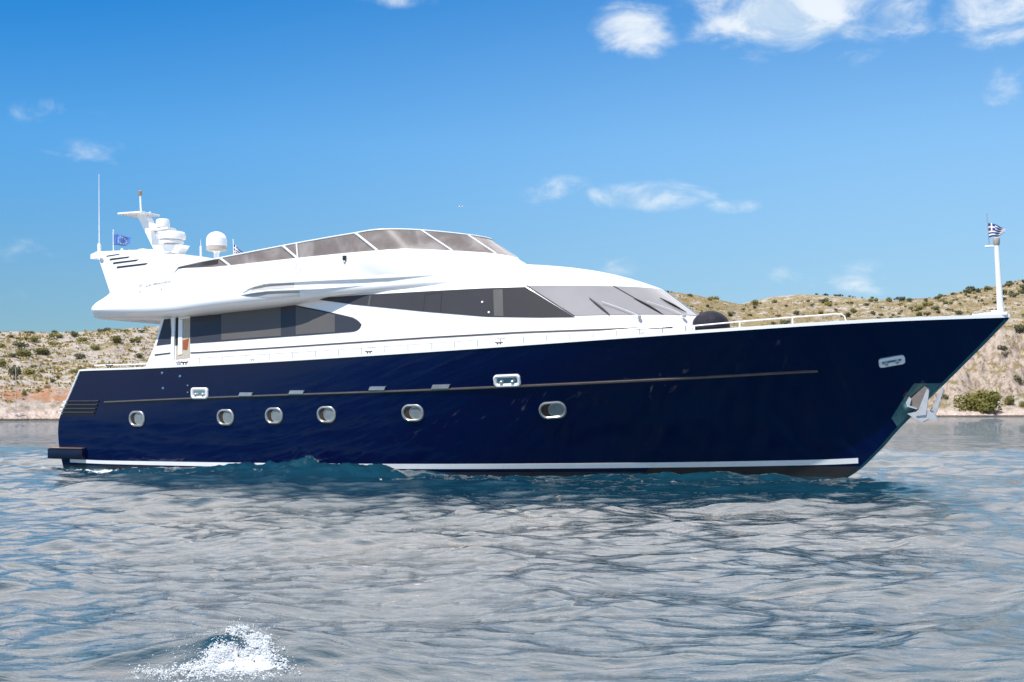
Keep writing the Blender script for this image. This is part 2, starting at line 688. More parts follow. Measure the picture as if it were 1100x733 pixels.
def shell_strip(name, Xs, zlo, zhi, off, thick, mat, parent, ny=3):
    for side in (-1, 1):
        G, N = [], []
        for X in Xs:
            rg, rn = [], []
            for j in range(ny):
                z = zlo(X) + (zhi(X) - zlo(X)) * j / (ny - 1)
                p, n = shell_pt(X, z, side, off)
                rg.append(p)
                rn.append(n)
            G.append(rg)
            N.append(rn)
        MB().sheet(G, N, thick).build(name, mat, parent, True, 50)


def frange(a, b, n):
    return [a + (b - a) * i / (n - 1) for i in range(n)]


shell_strip('boot_stripe', frange(0.3, 24.2, 90), lambda X: stripe_z(X) - 0.05 - 0.02 * min(1, X / 12), lambda X: stripe_z(X) + 0.05 + 0.02 * min(1, X / 12), 0.006, 0.04, M['stripe'], yacht)
RUB = [(1.8, 1.83), (5.95, 1.96), (13.09, 2.15), (18.91, 2.37), (23.3, 2.60)]
shell_strip('rub_rail', frange(1.85, 23.4, 90), lambda X: cat_tab(X, RUB) - 0.018, lambda X: cat_tab(X, RUB) + 0.018, 0.05, 0.12, M['rub'], yacht)
shell_strip('rub_painted_shadow', frange(1.85, 23.3, 90), lambda X: cat_tab(X, RUB) - 0.045, lambda X: cat_tab(X, RUB) - 0.020, 0.03, 0.06, M['rubber'], yacht)  # dark strip, the rub rail's shade painted in below it


def sheer_z(X):
    return cat_tab(X, SHEER)


# bulwark cap and deck
def sheer_pt(u, side, off=0.0, dz=0.0):
    p = hull_pt(u, 1.0, side)
    return Vector((p.x, p.y + side * off, p.z + dz))


def build_cap():
    mb = MB()
    us = frange(0.0, 1.0, 110)
    secs = []
    for side, seq in ((-1, us), (1, us[::-1])):
        for u in seq:
            p = hull_pt(u, 1.0, side)
            h = 0.045 + 0.035 * u
            inn = min(0.16, abs(p.y))
            secs.append([Vector((p.x, p.y + side * 0.03, p.z - 0.01)), Vector((p.x, p.y + side * 0.03, p.z + h)),
                         Vector((p.x, p.y - side * inn, p.z + h + 0.008)), Vector((p.x, p.y - side * inn, p.z - 0.01))])
    n = len(secs)
    faces = []
    for i in range(n - 1):
        for k in range(4):
            faces.append((i * 4 + k, (i + 1) * 4 + k, (i + 1) * 4 + (k + 1) % 4, i * 4 + (k + 1) % 4))
    mb.add([v for s in secs for v in s], faces)
    mb.build('bulwark_cap', M['gel'], yacht, True, 40)


build_cap()


def build_deck():
    us = frange(0.0, 0.995, 90)
    G = []
    for u in us:
        p = hull_pt(u, 1.0, -1)
        y = max(abs(p.y) - 0.12, 0.01)
        G.append([Vector((p.x, -y + 2 * y * k / 6, p.z - 0.10)) for k in range(7)])
    N = [[Vector((0, 0, 1))] * 7 for _ in us]
    MB().sheet(G, N, 0.05).build('deck', M['teak'], yacht)


build_deck()

# pale edge on the raked stern corner
mb = MB()
pts = [hull_pt(0.0, t, -1) + Vector((-0.015, -0.01, 0)) for t in frange(0.70, 1.0, 12)]
mirror(mb.tube(pts, 0.032, 8).build('stern_edge_moulding', M['gel'], yacht), yacht)

# swim platform
mb = MB().box((-0.44, -3.12, 0.05), (0.95, 3.12, 0.38), 0.05)
sp = mb.build('swim_platform', M['dark'], yacht)
MB().box((-0.45, -3.13, 0.384), (0.93, 3.13, 0.402), 0.008).build('platform_edge', M['teak'], sp)

# ventilation slats across the aft quarter
for k in range(4):
    z = 1.46 + k * 0.117
    lo = lambda X, z=z: z - 0.012 + 0.006 * X
    x1 = 1.42 + 0.06 * k
    x0 = -0.02 + max(0.0, (z - 1.55)) * 0.55
    for side in (-1, 1):
        for nm, a, b, off, mt in (('vent_slot', -0.035, 0.018, 0.012, M['rubber']), ('vent_slat', 0.018, 0.05, 0.035, M['navy']),
                                  ('slat_lip', 0.05, 0.061, 0.040, M['rub'])):
            G, N = [], []
            for X in frange(x0 + 0.08, x1, 10):
                rg, rn = [], []
                for j in (0, 1):
                    p, n = shell_pt(X, z + (a if j == 0 else b), side, off)
                    rg.append(p)
                    rn.append(n)
                G.append(rg)
                N.append(rn)
            MB().sheet(G, N, 0.04).build(nm, mt, yacht, False)
        p, n = shell_pt(x0 + 0.06, z, side, 0.02)
        MB().box((p.x - 0.12, min(p.y, p.y - side * 0.7), z + 0.0), (p.x + 0.06, max(p.y, p.y - side * 0.7), z + 0.055), 0.012).build('slat_end', M['gel'], yacht)


# portholes
def stadium(w, h, n=10, corner=1.0):
    r = min(w, h) / 2 * corner
    pts = []
    for cx, cy, a0 in ((w / 2 - r, h / 2 - r, 0), (-w / 2 + r, h / 2 - r, 90), (-w / 2 + r, -h / 2 + r, 180), (w / 2 - r, -h / 2 + r, 270)):
        for k in range(n):
            a = R(a0 + 90.0 * k / (n - 1))
            pts.append((cx + r * math.cos(a), cy + r * math.sin(a)))
    return pts


def frame_at(px, py, bvh):
    loc, n = cast(bvh, px, py)
    ex = Vector((1, 0, 0))
    ex = (ex - n * ex.dot(n)).normalized()
    ez = n.cross(ex)
    if ez.z < 0:
        ez = -ez
    return loc, n, ex, ez


def ring(loc, n, ex, ez, w, h, prof, corner=1.0):
    """prof: list of (inset, height) swept round a stadium"""
    verts, faces = [], []
    rows = []
    for (ins, hh) in prof:
        pts = stadium(w - 2 * ins, h - 2 * ins, 10, corner)
        rows.append([loc + ex * a + ez * b + n * hh for a, b in pts])
    m = len(rows[0])
    for r_ in rows:
        verts += r_
    for i in range(len(rows) - 1):
        for k in range(m):
            faces.append((i * m + k, i * m + (k + 1) % m, (i + 1) * m + (k + 1) % m, (i + 1) * m + k))
    return verts, faces


def porthole(px, py, w, h):
    loc, n, ex, ez = frame_at(px, py, HB)
    v, f = ring(loc, n, ex, ez, w, h, [(0, -0.01), (0, 0.035), (0.018, 0.05), (0.045, 0.05), (0.062, 0.035), (0.07, 0.012)], 0.92)
    fr = mesh_obj('porthole', v, f, M['portframe'], yacht)
    pts = [loc + ex * a + ez * b + n * 0.008 for a, b in stadium(w - 0.13, h - 0.13, 10, 0.9)]
    rec = mesh_obj('porthole_recess_shade', pts, [tuple(range(len(pts)))], M['portdark'], fr)  # flat dark patch, the recess wall's shade put into its colour
    w2 = (w - 0.13) * 0.66
    c = loc + ex * ((w - 0.13) * 0.16)
    pts = [c + ex * a + ez * b + n * 0.013 for a, b in stadium(w2, h - 0.15, 10, 0.95)]
    pane = mesh_obj('porthole_pane', pts, [tuple(range(len(pts)))], M['portglass'], fr)
    v, f = ring(c, n, ex, ez, w2 + 0.03, h - 0.12, [(0, 0.005), (0.004, 0.022), (0.02, 0.022), (0.026, 0.01)], 0.95)
    inner = mesh_obj('inner_rim', v, f, M['satin'], fr)
    g = mirror(fr, yacht)
    for ch in (rec, pane, inner):
        mirror(ch, g)


for px, py, w, h in ((147.5, 450, 0.60, 0.48), (242.6, 448.5, 0.60, 0.48), (294.7, 446.8, 0.60, 0.48), (351, 445.5, 0.61, 0.48),
                     (443.6, 443.6, 0.66, 0.48), (593.8, 440.6, 0.76, 0.50)):
    porthole(px, py, w, h)


# fairleads: bright oval castings let into the topsides
def fairlead(px, py, w, h):
    loc, n, ex, ez = frame_at(px, py, HB)
    v, f = ring(loc, n, ex, ez, w, h, [(0, -0.02), (0, 0.05), (0.03, 0.075), (0.075, 0.06), (0.09, 0.015)], 0.6)
    fr = mesh_obj('fairlead', v, f, M['gel'], yacht)
    pts = [loc + ex * a + ez * b + n * 0.014 for a, b in stadium(w - 0.17, h - 0.17, 8, 0.6)]
    pl = mesh_obj('fairlead_plate', pts, [tuple(range(len(pts)))], M['steel'], fr)
    g = mirror(fr, yacht)
    mirror(pl, g)
    for sx in (-0.22, 0.2):
        c = loc + ex * (w * sx) - ez * (h * 0.12)
        rl = MB().lathe(c, [(0.05, 0.01), (0.05, 0.07), (0.035, 0.085)], 12, n).build('fairlead_roller', M['satin'], fr)
        mirror(rl, g)


fairlead(215, 422.6, 0.62, 0.34)
fairlead(545, 408.8, 0.76, 0.34)
fairlead(957.8, 388.0, 0.66, 0.25)

# small vents on the rub rail, built as flat plates
for px, py, w in ((265, 423.6, 0.5), (319.5, 421.4, 0.52), (406, 417.2, 0.54), (474, 415.2, 0.56)):
    loc, n, ex, ez = frame_at(px, py, HB)
    mb = MB().prism([loc + ex * a + ez * b - n * 0.02 for a, b in ((-w / 2, -0.05), (w / 2 - 0.05, -0.05), (w / 2, 0.05), (-w / 2 + 0.05, 0.05))], n * 0.09)
    o = mb.build('rail_vent', M['satin'], yacht, False)
    mirror(o, yacht)
for px, py in ((174.5, 401), (193.7, 404.6), (175.4, 417.4), (202, 414), (202, 421.5)):
    loc, n, ex, ez = frame_at(px, py, HB)
    o = MB().lathe(loc - n * 0.01, [(0.045 if px != 202 else 0.03, 0.0), (0.045 if px != 202 else 0.03, 0.03), (0.02, 0.045)], 12, n).build('hull_fitting', M['steel'], yacht)
    mirror(o, yacht)

# stem guard
mb = MB()
zs = frange(-0.3, 3.88, 40)
prev = []
for z in zs:
    X = cat_tab(z, STEM)
    b = hull_pt(1.0, (z - ZLOW) / (3.94 - ZLOW), -1).y
    prev.append([Vector((X - 0.075, b - 0.05, z)), Vector((X - 0.02, b - 0.022, z)), Vector((X + 0.018, 0, z)),
                 Vector((X - 0.02, -b + 0.022, z)), Vector((X - 0.075, -b + 0.05, z))])
fs = []
for i in range(len(prev) - 1):
    for k in range(4):
        fs.append((i * 5 + k, (i + 1) * 5 + k, (i + 1) * 5 + k + 1, i * 5 + k + 1))
mb.add([v for r_ in prev for v in r_], fs)
mb.build('stem_guard', M['pocket'], yacht)

# anchor pocket and anchor
fitted('anchor_pocket', [(957.5, 449), (968, 432), (981.5, 412), (1012, 411.8)], [(964, 459), (974, 449), (990, 434), (1011.5, 413)], HB, M['pocket'], yacht, 0.012, 0.03, 16, 6)
anch = empty('anchor')
anch.parent = yacht


def plate(poly, Y, t, dy=0.0):
    pts = [U(x, y, Y) for x, y in poly]
    return MB().prism(pts, (0, t, dy))


plate([(993, 415), (998, 418), (987, 440), (975, 437), (973, 433)], -0.34, 0.10).build('shank', M['shank'], anch, False)
plate([(973, 432.5), (976.5, 426.5), (979, 429), (977, 436), (985, 438.5), (985, 440), (974.5, 437)], -0.42, 0.07).build('shackle', M['galv'], anch, False)
mb = plate([(995.5, 418), (998, 419.5), (994.8, 446), (984, 447)], -0.46, 0.07)
mb.build('fluke', M['galv'], anch, False)
mb = plate([(1012.5, 415.5), (1014, 417), (1005, 446.5), (1000, 447.5), (998.5, 442)], -0.05, 0.07)
mb.build('fluke', M['galv'], anch, False)
plate([(974.5, 444.5), (984, 442.5), (996, 441), (1003, 445), (1006, 451.4), (997, 450.5), (990.5, 453.6), (981, 449)], -0.42, 0.34).build('crown', M['galv'], anch, False)

# ------------------------------------------------------------------ deckhouse
ROWS = [  # z along straight part as table, half-breadth, X aft, X nose start, X tip
    dict(z=lambda X: sheer_z(min(X, 24)) - 0.12, B=2.72, Xa=2.95, Xn=14.8, Xt=20.25),
    dict(z=lambda X: cat_tab(X, [(3, 3.5), (9, 3.72), (13, 3.95), (17, 4.10), (19.8, 4.15)]), B=2.56, Xa=3.26, Xn=14.4, Xt=19.83),
    dict(z=lambda X: cat_tab(X, [(3.5, 4.45), (6, 4.6), (9, 4.90), (11, 5.0), (15.5, 5.03), (18.7, 4.98)]), B=2.34, Xa=3.40, Xn=13.5, Xt=18.72),
]


def house_row(r, k):
    """k 0..1 along the straight side, 1..2 round the nose (quarter to the tip)"""
    q = ROWS[r]
    if k <= 1:
        X = q['Xa'] + (q['Xn'] - q['Xa']) * k
        return Vector((X, -q['B'], q['z'](X)))
    a = (k - 1) * math.pi / 2
    X = q['Xn'] + (q['Xt'] - q['Xn']) * math.sin(a)
    return Vector((X, -q['B'] * math.cos(a) ** 0.92 if k < 2 else 0.0, q['z'](X)))


def house_pt(k, v):
    """v: 0 base, 1 sill, 2 eave, 2..3 roof to the crown"""
    if v <= 2:
        i = min(int(v), 1)
        return house_row(i, k).lerp(house_row(i + 1, k), v - i)
    e = house_row(2, k)
    c = 3.0 - v
    Xc = e.x if k <= 1 else 13.5 + (e.x - 13.5) * c
    return Vector((Xc, e.y * c, e.z + 0.82 * (1 - c ** 2.6)))


KS = [i / 40 for i in range(41)] + [1 + i / 36 for i in range(1, 37)]
VS = [0, 0.5, 1, 1.25, 1.5, 1.75, 2] + [2 + x for x in (0.02, 0.05, 0.1, 0.17, 0.26, 0.36, 0.48, 0.6, 0.74, 0.88, 1.0)]


def build_house():
    verts, faces = [], []
    nv = len(VS)
    for side in (1, -1):
        for k in KS:
            for v in VS:
                p = house_pt(k, v)
                verts.append(Vector((p.x, p.y * side, p.z)))
    o = len(KS) * nv
    for s in (0, o):
        for i in range(len(KS) - 1):
            for j in range(nv - 1):
                faces.append((s + i * nv + j, s + (i + 1) * nv + j, s + (i + 1) * nv + j + 1, s + i * nv + j + 1))
    for j in range(nv - 1):
        faces.append((j, j + 1, o + j + 1, o + j))      # aft bulkhead
    h = mesh_obj('deckhouse', verts, faces, M['gel'], yacht, True, 50)
    bm = bmesh.new()
    bm.from_mesh(h.data)
    bmesh.ops.remove_doubles(bm, verts=bm.verts[:], dist=0.002)
    bmesh.ops.recalc_face_normals(bm, faces=bm.faces[:])
    bm.to_mesh(h.data)
    bm.free()
    return h, BVHTree.FromPolygons(verts, faces)


house, SB = build_house()


def k_at(v, px):
    """nose parameter whose point at level v shows at column px"""
    lo, hi = 0.0, 2.0
    for _ in range(50):
        m_ = (lo + hi) / 2
        if pxof(house_pt(m_, v))[0] < px:
            lo = m_
        else:
            hi = m_
    return (lo + hi) / 2


# windscreen panes wrap round the nose
def screen_pane(name, kt0, kb0, kt1, kb1, side, mat):
    G, N = [], []
    for i in range(13):
        a = i / 12
        rg, rn = [], []
        for j in range(6):
            b = j / 5
            v = 1.03 + 0.93 * b
            k = (kb0 + (kb1 - kb0) * a) * (1 - b) + (kt0 + (kt1 - kt0) * a) * b

            def P(k, v):
                kk = k if k <= 2 else 4 - k
                p = house_pt(kk, v)
                return Vector((p.x, p.y if k <= 2 else -p.y, p.z))
            e = 0.01
            n = (P(k + e, v) - P(k - e, v)).cross(P(k, v + e) - P(k, v - e)).normalized()
            if n.z < 0:
                n = -n
            p = P(k, v) + n * 0.016
            rg.append(Vector((p.x, p.y * side, p.z)))
            rn.append(Vector((n.x, n.y * side, n.z)))
        G.append(rg)
        N.append(rn)
    return MB().sheet(G, N, 0.05).build(name, mat, yacht, True, 30)


kt1, kb1 = k_at(2, 564.5), k_at(1, 617.5)
kt2, kb2 = k_at(2, 657.5), k_at(1, 713)
g_ = 0.005
for side in (1, -1):
    screen_pane('windscreen_pane', kt1 + g_, kb1 + g_, kt2 - g_, kb2 - g_, side, M['wind'])
screen_pane('windscreen_pane', kt2 + g_, kb2 + g_, 4 - kt2 - g_, 4 - kb2 - g_, 1, M['wind'])
for side in (1, -1):
    for kt, kb in ((kt1, kb1), (kt2, kb2)):
        pts = [house_pt(kb + (kt - kb) * b, 1.02 + 0.95 * b) for b in frange(0, 1, 8)]
        pts = [Vector((p.x + 0.01, (p.y - 0.012) * side, p.z + 0.012)) for p in pts]
        MB().tube(pts, 0.014, 6).build('windscreen_mullion', M['rubber'], yacht)

# side window bands
sw = fitted('side_window', [(336, 320.9), (400, 316.4), (475, 312.3), (520, 310), (564.2, 308.6)],
            [(336.3, 321.5), (380, 327.4), (456, 335), (523, 340.6), (580, 341.5), (617.2, 341)], SB, M['glass'], yacht, 0.014, 0.05, 40, 6)
fitted('window_outline', [(457, 315.8), (474, 314.6)], [(457, 316.6), (474, 315.4)], SB, M['rubber'], sw, 0.018, 0.02, 4, 2, False)
fitted('window_outline', [(456.4, 315.8), (457.2, 315.8)], [(454.6, 334.2), (455.4, 334.2)], SB, M['rubber'], sw, 0.018, 0.02, 2, 5, False)
fitted('window_outline', [(474.4, 314.6), (475.2, 314.6)], [(473, 336), (473.8, 336)], SB, M['rubber'], sw, 0.018, 0.02, 2, 5, False)
for x in (518.5, 525.5):
    y = 325 if x < 520 else 336
    loc, n, ex, ez = frame_at(x, y, SB)
    MB().lathe(loc + n * 0.01, [(0.03, 0), (0.03, 0.03), (0.01, 0.04)], 10, n).build('window_fitting', M['gel'], sw)
fitted('window_band', [(397, 318), (399, 317.8)], [(395, 328.6), (397, 328.8)], SB, M['blind'], sw, 0.017, 0.02, 3, 4, False)
fitted('window_band', [(530, 311.5), (540, 311)], [(531, 339.8), (541, 340)], SB, M['blind'], sw, 0.017, 0.02, 3, 4, False)

sal = fitted('salon_window', [(204.6, 337), (230, 334), (287, 328.6), (309, 326.8), (318, 328.2), (345, 333.4), (368, 338.6), (379, 341.2), (385, 344.4), (388.3, 348.6)],
             [(204.6, 369.3), (230, 367.7), (280, 364), (330, 360.4), (360, 358.2), (376, 357), (381.5, 356.4), (385.5, 354.4), (388, 351.2), (388.4, 349.2)], SB, M['glass2'], yacht, 0.014, 0.05, 48, 6)
for a, b in ((238, 302), (318, 360)):
    top = lambda x: np.interp(x, [230, 287, 309, 318, 345, 368], [335, 329.6, 328, 329.2, 334.4, 339.6]) + 0.6
    bt = lambda x: np.interp(x, [230, 280, 330, 360], [366.7, 363, 359.4, 357.4]) - 0.4
    fitted('window_blind', [(x, top(x)) for x in frange(a, b, 6)], [(x, bt(x)) for x in frange(a, b, 6)], SB, M['blind'], sal, 0.018, 0.02, 14, 4, False)
fitted('aft_window', [(176.4, 343.4), (183.2, 342.6)], [(168.2, 371.6), (185.0, 369.6)], SB, M['glass2'], yacht, 0.014, 0.05, 6, 5)
# doorway in the side of the deckhouse
dr = fitted('side_door', [(189.4, 342), (204.4, 340)], [(189.0, 386.5), (204.2, 384.5)], SB, M['curtain'], yacht, 0.010, 0.04, 8, 5)
fitted('door_gap', [(189.4, 342), (192.2, 341.6)], [(188.6, 371.5), (191.6, 371)], SB, M['rubber'], dr, 0.018, 0.03, 3, 4, False)
fitted('door_frame', [(192.4, 344), (196.6, 343.6)], [(191.8, 381.5), (196.2, 381)], SB, M['gel'], dr, 0.035, 0.06, 3, 4, False)
fitted('door_header', [(192.5, 341.2), (204.5, 339.6)], [(192.5, 343.6), (204.5, 342)], SB, M['gel'], dr, 0.04, 0.06, 4, 3, False)
fitted('draped_cloth', [(196.9, 366), (200, 365), (203.2, 363.5)], [(196.9, 375.8), (200, 376), (201.6, 375.6)], SB, M['orange'], dr, 0.022, 0.04, 4, 4, False)
fitted('door_jamb', [(186.2, 341.8), (189.2, 341.6)], [(184.2, 388), (187.6, 388)], SB, M['gel'], yacht, 0.06, 0.12, 3, 5)
# dark trim line low on the house
fitted('trim_line', [(205, 378.7), (220, 378), (300, 372.9), (460, 362.2), (560, 356.6), (680, 352.4), (722, 351)],
       [(205, 379.9), (220, 379.2), (300, 374.1), (460, 363.6), (560, 358), (680, 353.7), (722, 352.2)], SB, M['trim'], yacht, 0.02, 0.04, 60, 2)
fitted('trim_line', [(160.5, 381.6), (184, 378.8)], [(160.5, 383), (184, 380)], SB, M['trim'], yacht, 0.02, 0.04, 5, 2)

# wipers
def on_screen(px, py):
    h = cast(SB, px, py, 0.05)
    return h


for (bl, ar) in (([(633, 321), (644, 330), (655, 339.3)], [(646, 326.5), (666, 333.5), (686, 341.6)]),
                 ([(680, 321), (695, 329), (709, 337.3)], [(694, 326.5), (714, 333), (733, 341)]),
                 ([(708, 321.6), (723, 329.5), (736.5, 337.4)], [])):
    P = []
    for i, (x, y) in enumerate(resample(bl, 7)):
        h = on_screen(x, y)
        if h:
            P.append(h[0])
    w_ = MB().tube(P, [0.01, 0.02, 0.028, 0.03, 0.028, 0.02, 0.01][:len(P)], 6).build('wiper_blade', M['rubber'], yacht)
    if ar:
        P = [h[0] + Vector((0.02, -0.02, 0.03)) for h in (on_screen(x, y) for x, y in resample(ar, 6)) if h]
        MB().tube(P, 0.009, 6).build('wiper_arm', M['gel'], w_)
        MB().lathe(P[-1] - Vector((0, 0, 0.06)), [(0.05, 0), (0.05, 0.06), (0.03, 0.08)], 10).build('wiper_motor', M['satin'], w_)

# ------------------------------------------------------------------ flybridge body
ZC = [(0.8, 5.06), (1.25, 5.12), (1.7, 5.27), (2.6, 5.68), (4.08, 5.88), (5.52, 5.89), (8.47, 6.04), (10.9, 6.15), (11.9, 6.18), (13.08, 6.13), (14.02, 6.09), (14.25, 6.06)]
BC = [(0.9, 2.72), (2, 2.62), (4, 2.58), (8, 2.55), (10.5, 2.5)]
BLX = [(0.9, 2.92), (2, 3.02), (5, 3.05), (8.2, 3.02), (9.4, 2.80), (10.6, 2.50), (11.5, 2.40)]
ZLX = [(0.9, 4.68), (1.5, 4.63), (4.0, 4.60), (5.84, 4.74), (8.4, 4.88), (9.5, 4.97), (11, 5.06), (15.6, 5.25)]
LINES = [  # (half-breadth, z, Xnose start, X tip, aft inset)
    (lambda X: min(1.2, 0.6 * cat_tab(X, BLX)), lambda X: cat_tab(X, [(0.9, 4.5), (4, 4.42), (8.5, 4.7), (10, 4.95), (15, 5.1)]), 11.0, 15.0, 0.5),
    (lambda X: cat_tab(X, [(0.9, 2.62), (2, 2.6), (5, 2.5), (8.4, 2.5), (9.4, 2.35), (10.4, 2.1)]), lambda X: cat_tab(X, [(0.9, 4.46), (4, 4.41), (5.9, 4.52), (8.5, 4.70), (9.4, 4.87), (10.4, 5.02), (15, 5.2)]), 11.0, 15.2, 0.0),
    (lambda X: cat_tab(X, BLX) - 0.12, lambda X: cat_tab(X, ZLX) - 0.10, 11.3, 15.5, -0.03),
    (lambda X: cat_tab(X, BLX), lambda X: cat_tab(X, ZLX) + 0.04, 11.4, 15.6, 0.0),
    (lambda X: cat_tab(X, BLX) - 0.015, lambda X: cat_tab(X, ZLX) * 0.84 + cat_tab(X, ZC) * 0.16 + 0.02, 11.3, 15.4, -0.01),
    (lambda X: cat_tab(X, BLX) * 0.74 + cat_tab(X, BC) * 0.26, lambda X: cat_tab(X, ZLX) * 0.62 + cat_tab(X, ZC) * 0.38, 10.9, 15.05, -0.03),
    (lambda X: cat_tab(X, BLX) * 0.40 + cat_tab(X, BC) * 0.60, lambda X: cat_tab(X, ZLX) * 0.30 + cat_tab(X, ZC) * 0.70, 10.3, 14.65, 0.05),
    (lambda X: cat_tab(X, BC) + 0.02, lambda X: cat_tab(X, ZC) - 0.05, 9.65, 14.3, 0.22),
    (lambda X: cat_tab(X, BC), lambda X: cat_tab(X, ZC), 9.6, 14.25, 0.27),
    (lambda X: cat_tab(X, BC) - 0.14, lambda X: cat_tab(X, ZC), 9.5, 14.05, 0.4),
    (lambda X: cat_tab(X, BC) - 0.22, lambda X: min(5.3, cat_tab(X, ZC) - 0.05), 9.4, 13.9, 0.6),
]


def fly_line(i, k):
    """k -1..0 round the aft corner, 0..1 straight, 1..2 nose"""
    B, Z, Xn, Xt, ins = LINES[i]
    Xa = 0.80 + ins
    if k < 0:
        a = -k * math.pi / 2
        rr = 0.75
        b0 = B(Xa + rr)
        X = Xa + rr * (1 - math.sin(a))
        return Vector((X, -(b0 - rr + rr * math.cos(a)), Z(X)))
    Xs = Xa + 0.75
    if k <= 1:
        X = Xs + (Xn - Xs) * k
        return Vector((X, -B(X), Z(X)))
    a = (k - 1) * math.pi / 2
    X = Xn + (Xt - Xn) * math.sin(a)
    return Vector((X, -B(Xn) * math.cos(a) if k < 2 else 0.0, Z(X)))


def catmull(P, t):
    i = min(int(t), len(P) - 2)
    f = t - i
    p0, p1, p2, p3 = P[max(i - 1, 0)], P[i], P[i + 1], P[min(i + 2, len(P) - 1)]
    return 0.5 * ((2 * p1) + (p2 - p0) * f + (2 * p0 - 5 * p1 + 4 * p2 - p3) * f * f + (3 * p1 - p0 - 3 * p2 + p3) * f**3)


def build_fly():
    ks = [-1 + i / 10 for i in range(10)] + [i / 60 for i in range(61)] + [1 + i / 30 for i in range(1, 31)]
    secs = []
    for k in ks:
        P = [fly_line(i, k) for i in range(len(LINES))]
        row = [Vector((P[0].x, 0, P[0].z))]
        sub = 4
        for s in range((7) * sub + 1):                 # smooth flank up to the coaming
            row.append(catmull(P[:8], s / sub))
        row += P[8:]
        row.append(Vector((P[-1].x, 0, P[-1].z)))
        secs.append(row)
    first = [Vector((p.x, 0, p.z)) for p in secs[0]]
    secs.insert(0, first)
    nv = len(secs[0])
    verts, faces = [], []
    for side in (1, -1):
        for s in secs:
            verts += [Vector((p.x, p.y * side, p.z)) for p in s]
    o = len(secs) * nv
    for b in (0, o):
        for i in range(len(secs) - 1):
            for j in range(nv - 1):
                faces.append((b + i * nv + j, b + (i + 1) * nv + j, b + (i + 1) * nv + j + 1, b + i * nv + j + 1))
    h = mesh_obj('flybridge', verts, faces, M['gel'], yacht, True, 48)
    bm = bmesh.new()
    bm.from_mesh(h.data)
    bmesh.ops.remove_doubles(bm, verts=bm.verts[:], dist=0.001)
    bmesh.ops.recalc_face_normals(bm, faces=bm.faces[:])
    bm.to_mesh(h.data)
    bm.free()
    return h, BVHTree.FromPolygons(verts, faces)


fly, FB = build_fly()


def bvh_of(o):
    return BVHTree.FromPolygons([v.co.copy() for v in o.data.vertices], [tuple(p.vertices) for p in o.data.polygons])


# air scoop along the flank: a deep lip over panels coloured as recess shade, with a second blade below it
def lip(name, line, reach, drop, mat):
    pts = resample(line, 36)
    secs = []
    for i, (x, y) in enumerate(pts):
        h = cast(FB, x, y)
        if not h:
            continue
        p, n = h
        a = i / 35
        r_ = reach(a)
        out = Vector((n.x, n.y, 0)).normalized()
        secs.append([p - out * 0.08 + Vector((0, 0, drop)), p + out * r_ * 0.55 + Vector((0, 0, drop * 0.55)), p + out * r_, p + out * r_ * 0.92 - Vector((0, 0, 0.02)), p + out * r_ * 0.4 - Vector((0, 0, 0.015)), p - out * 0.08 - Vector((0, 0, 0.015))])
    m = len(secs[0])
    fs = []
    for i in range(len(secs) - 1):
        for k in range(m):
            fs.append((i * m + k, (i + 1) * m + k, (i + 1) * m + (k + 1) % m, i * m + (k + 1) % m))
    fs.append(tuple(range(m)))
    fs.append(tuple((len(secs) - 1) * m + k for k in range(m)))
    o = MB().add([v for s in secs for v in s], fs).build(name, mat, yacht, True, 60)
    mirror(o, yacht)
    return o


bump_ = lambda a, pk, w: pk * min(1, a / 0.12) ** 0.6 * max(0.0, 1 - a) ** w
lip('scoop_lip', [(258, 316.5), (270, 309), (288, 304.8), (345, 301.6), (420, 298), (472, 295)], lambda a: bump_(a, 0.13, 0.8), 0.12, M['gel'])
lip('scoop_blade', [(258, 316.8), (290, 312.6), (340, 310.4), (395, 306)], lambda a: bump_(a, 0.11, 0.7), 0.05, M['gel'])
fitted('scoop_shade_panel', [(262, 316.4), (290, 313.8), (322, 312.6)], [(264, 318.4), (290, 319.4), (322, 318.6)], FB, M['gelgrey'], yacht, 0.01, 0.03, 12, 3)  # grey panel, shade of the scoop opening put into its colour
fitted('scoop_shade_panel', [(272, 309.8), (290, 306), (316, 304.4)], [(270, 312.8), (290, 311), (316, 309.6)], FB, M['gelgrey'], yacht, 0.01, 0.03, 12, 3)

# small fittings on the flank
loc, n, ex, ez = frame_at(370.5, 277.6, FB)
MB().prism([loc + ex * a + ez * b for a, b in ((-0.05, -0.06), (0.05, -0.06), (0.05, 0.07), (-0.05, 0.07))], n * 0.05).build('side_light', M['rubber'], yacht, False)
MB().lathe(loc - ez * 0.11 + n * 0.0, [(0.03, 0), (0.03, 0.05), (0.01, 0.06)], 10, n).build('flank_knob', M['satin'], yacht)
# dangling rope loop on the flank
P = []
for x, y in ((319.3, 282), (318.3, 286), (318, 290), (319, 293.3), (322.4, 293.6), (324.2, 291.2), (322.5, 289.4), (319, 289.2)):
    h = cast(FB, x, y, 0.03)
    if h:
        P.append(h[0])
MB().tube(P, 0.008, 6).build('hanging_lanyard', M['gelgrey'], yacht)


# flybridge windscreen
GT = [(4.0, 2.50, 5.93), (7.83, 2.46, 6.41), (9.4, 2.40, 6.60)]


def cb(k):                        # bottom: the coaming
    p = fly_line(8, k)
    return Vector((p.x, p.y + 0.05, p.z))


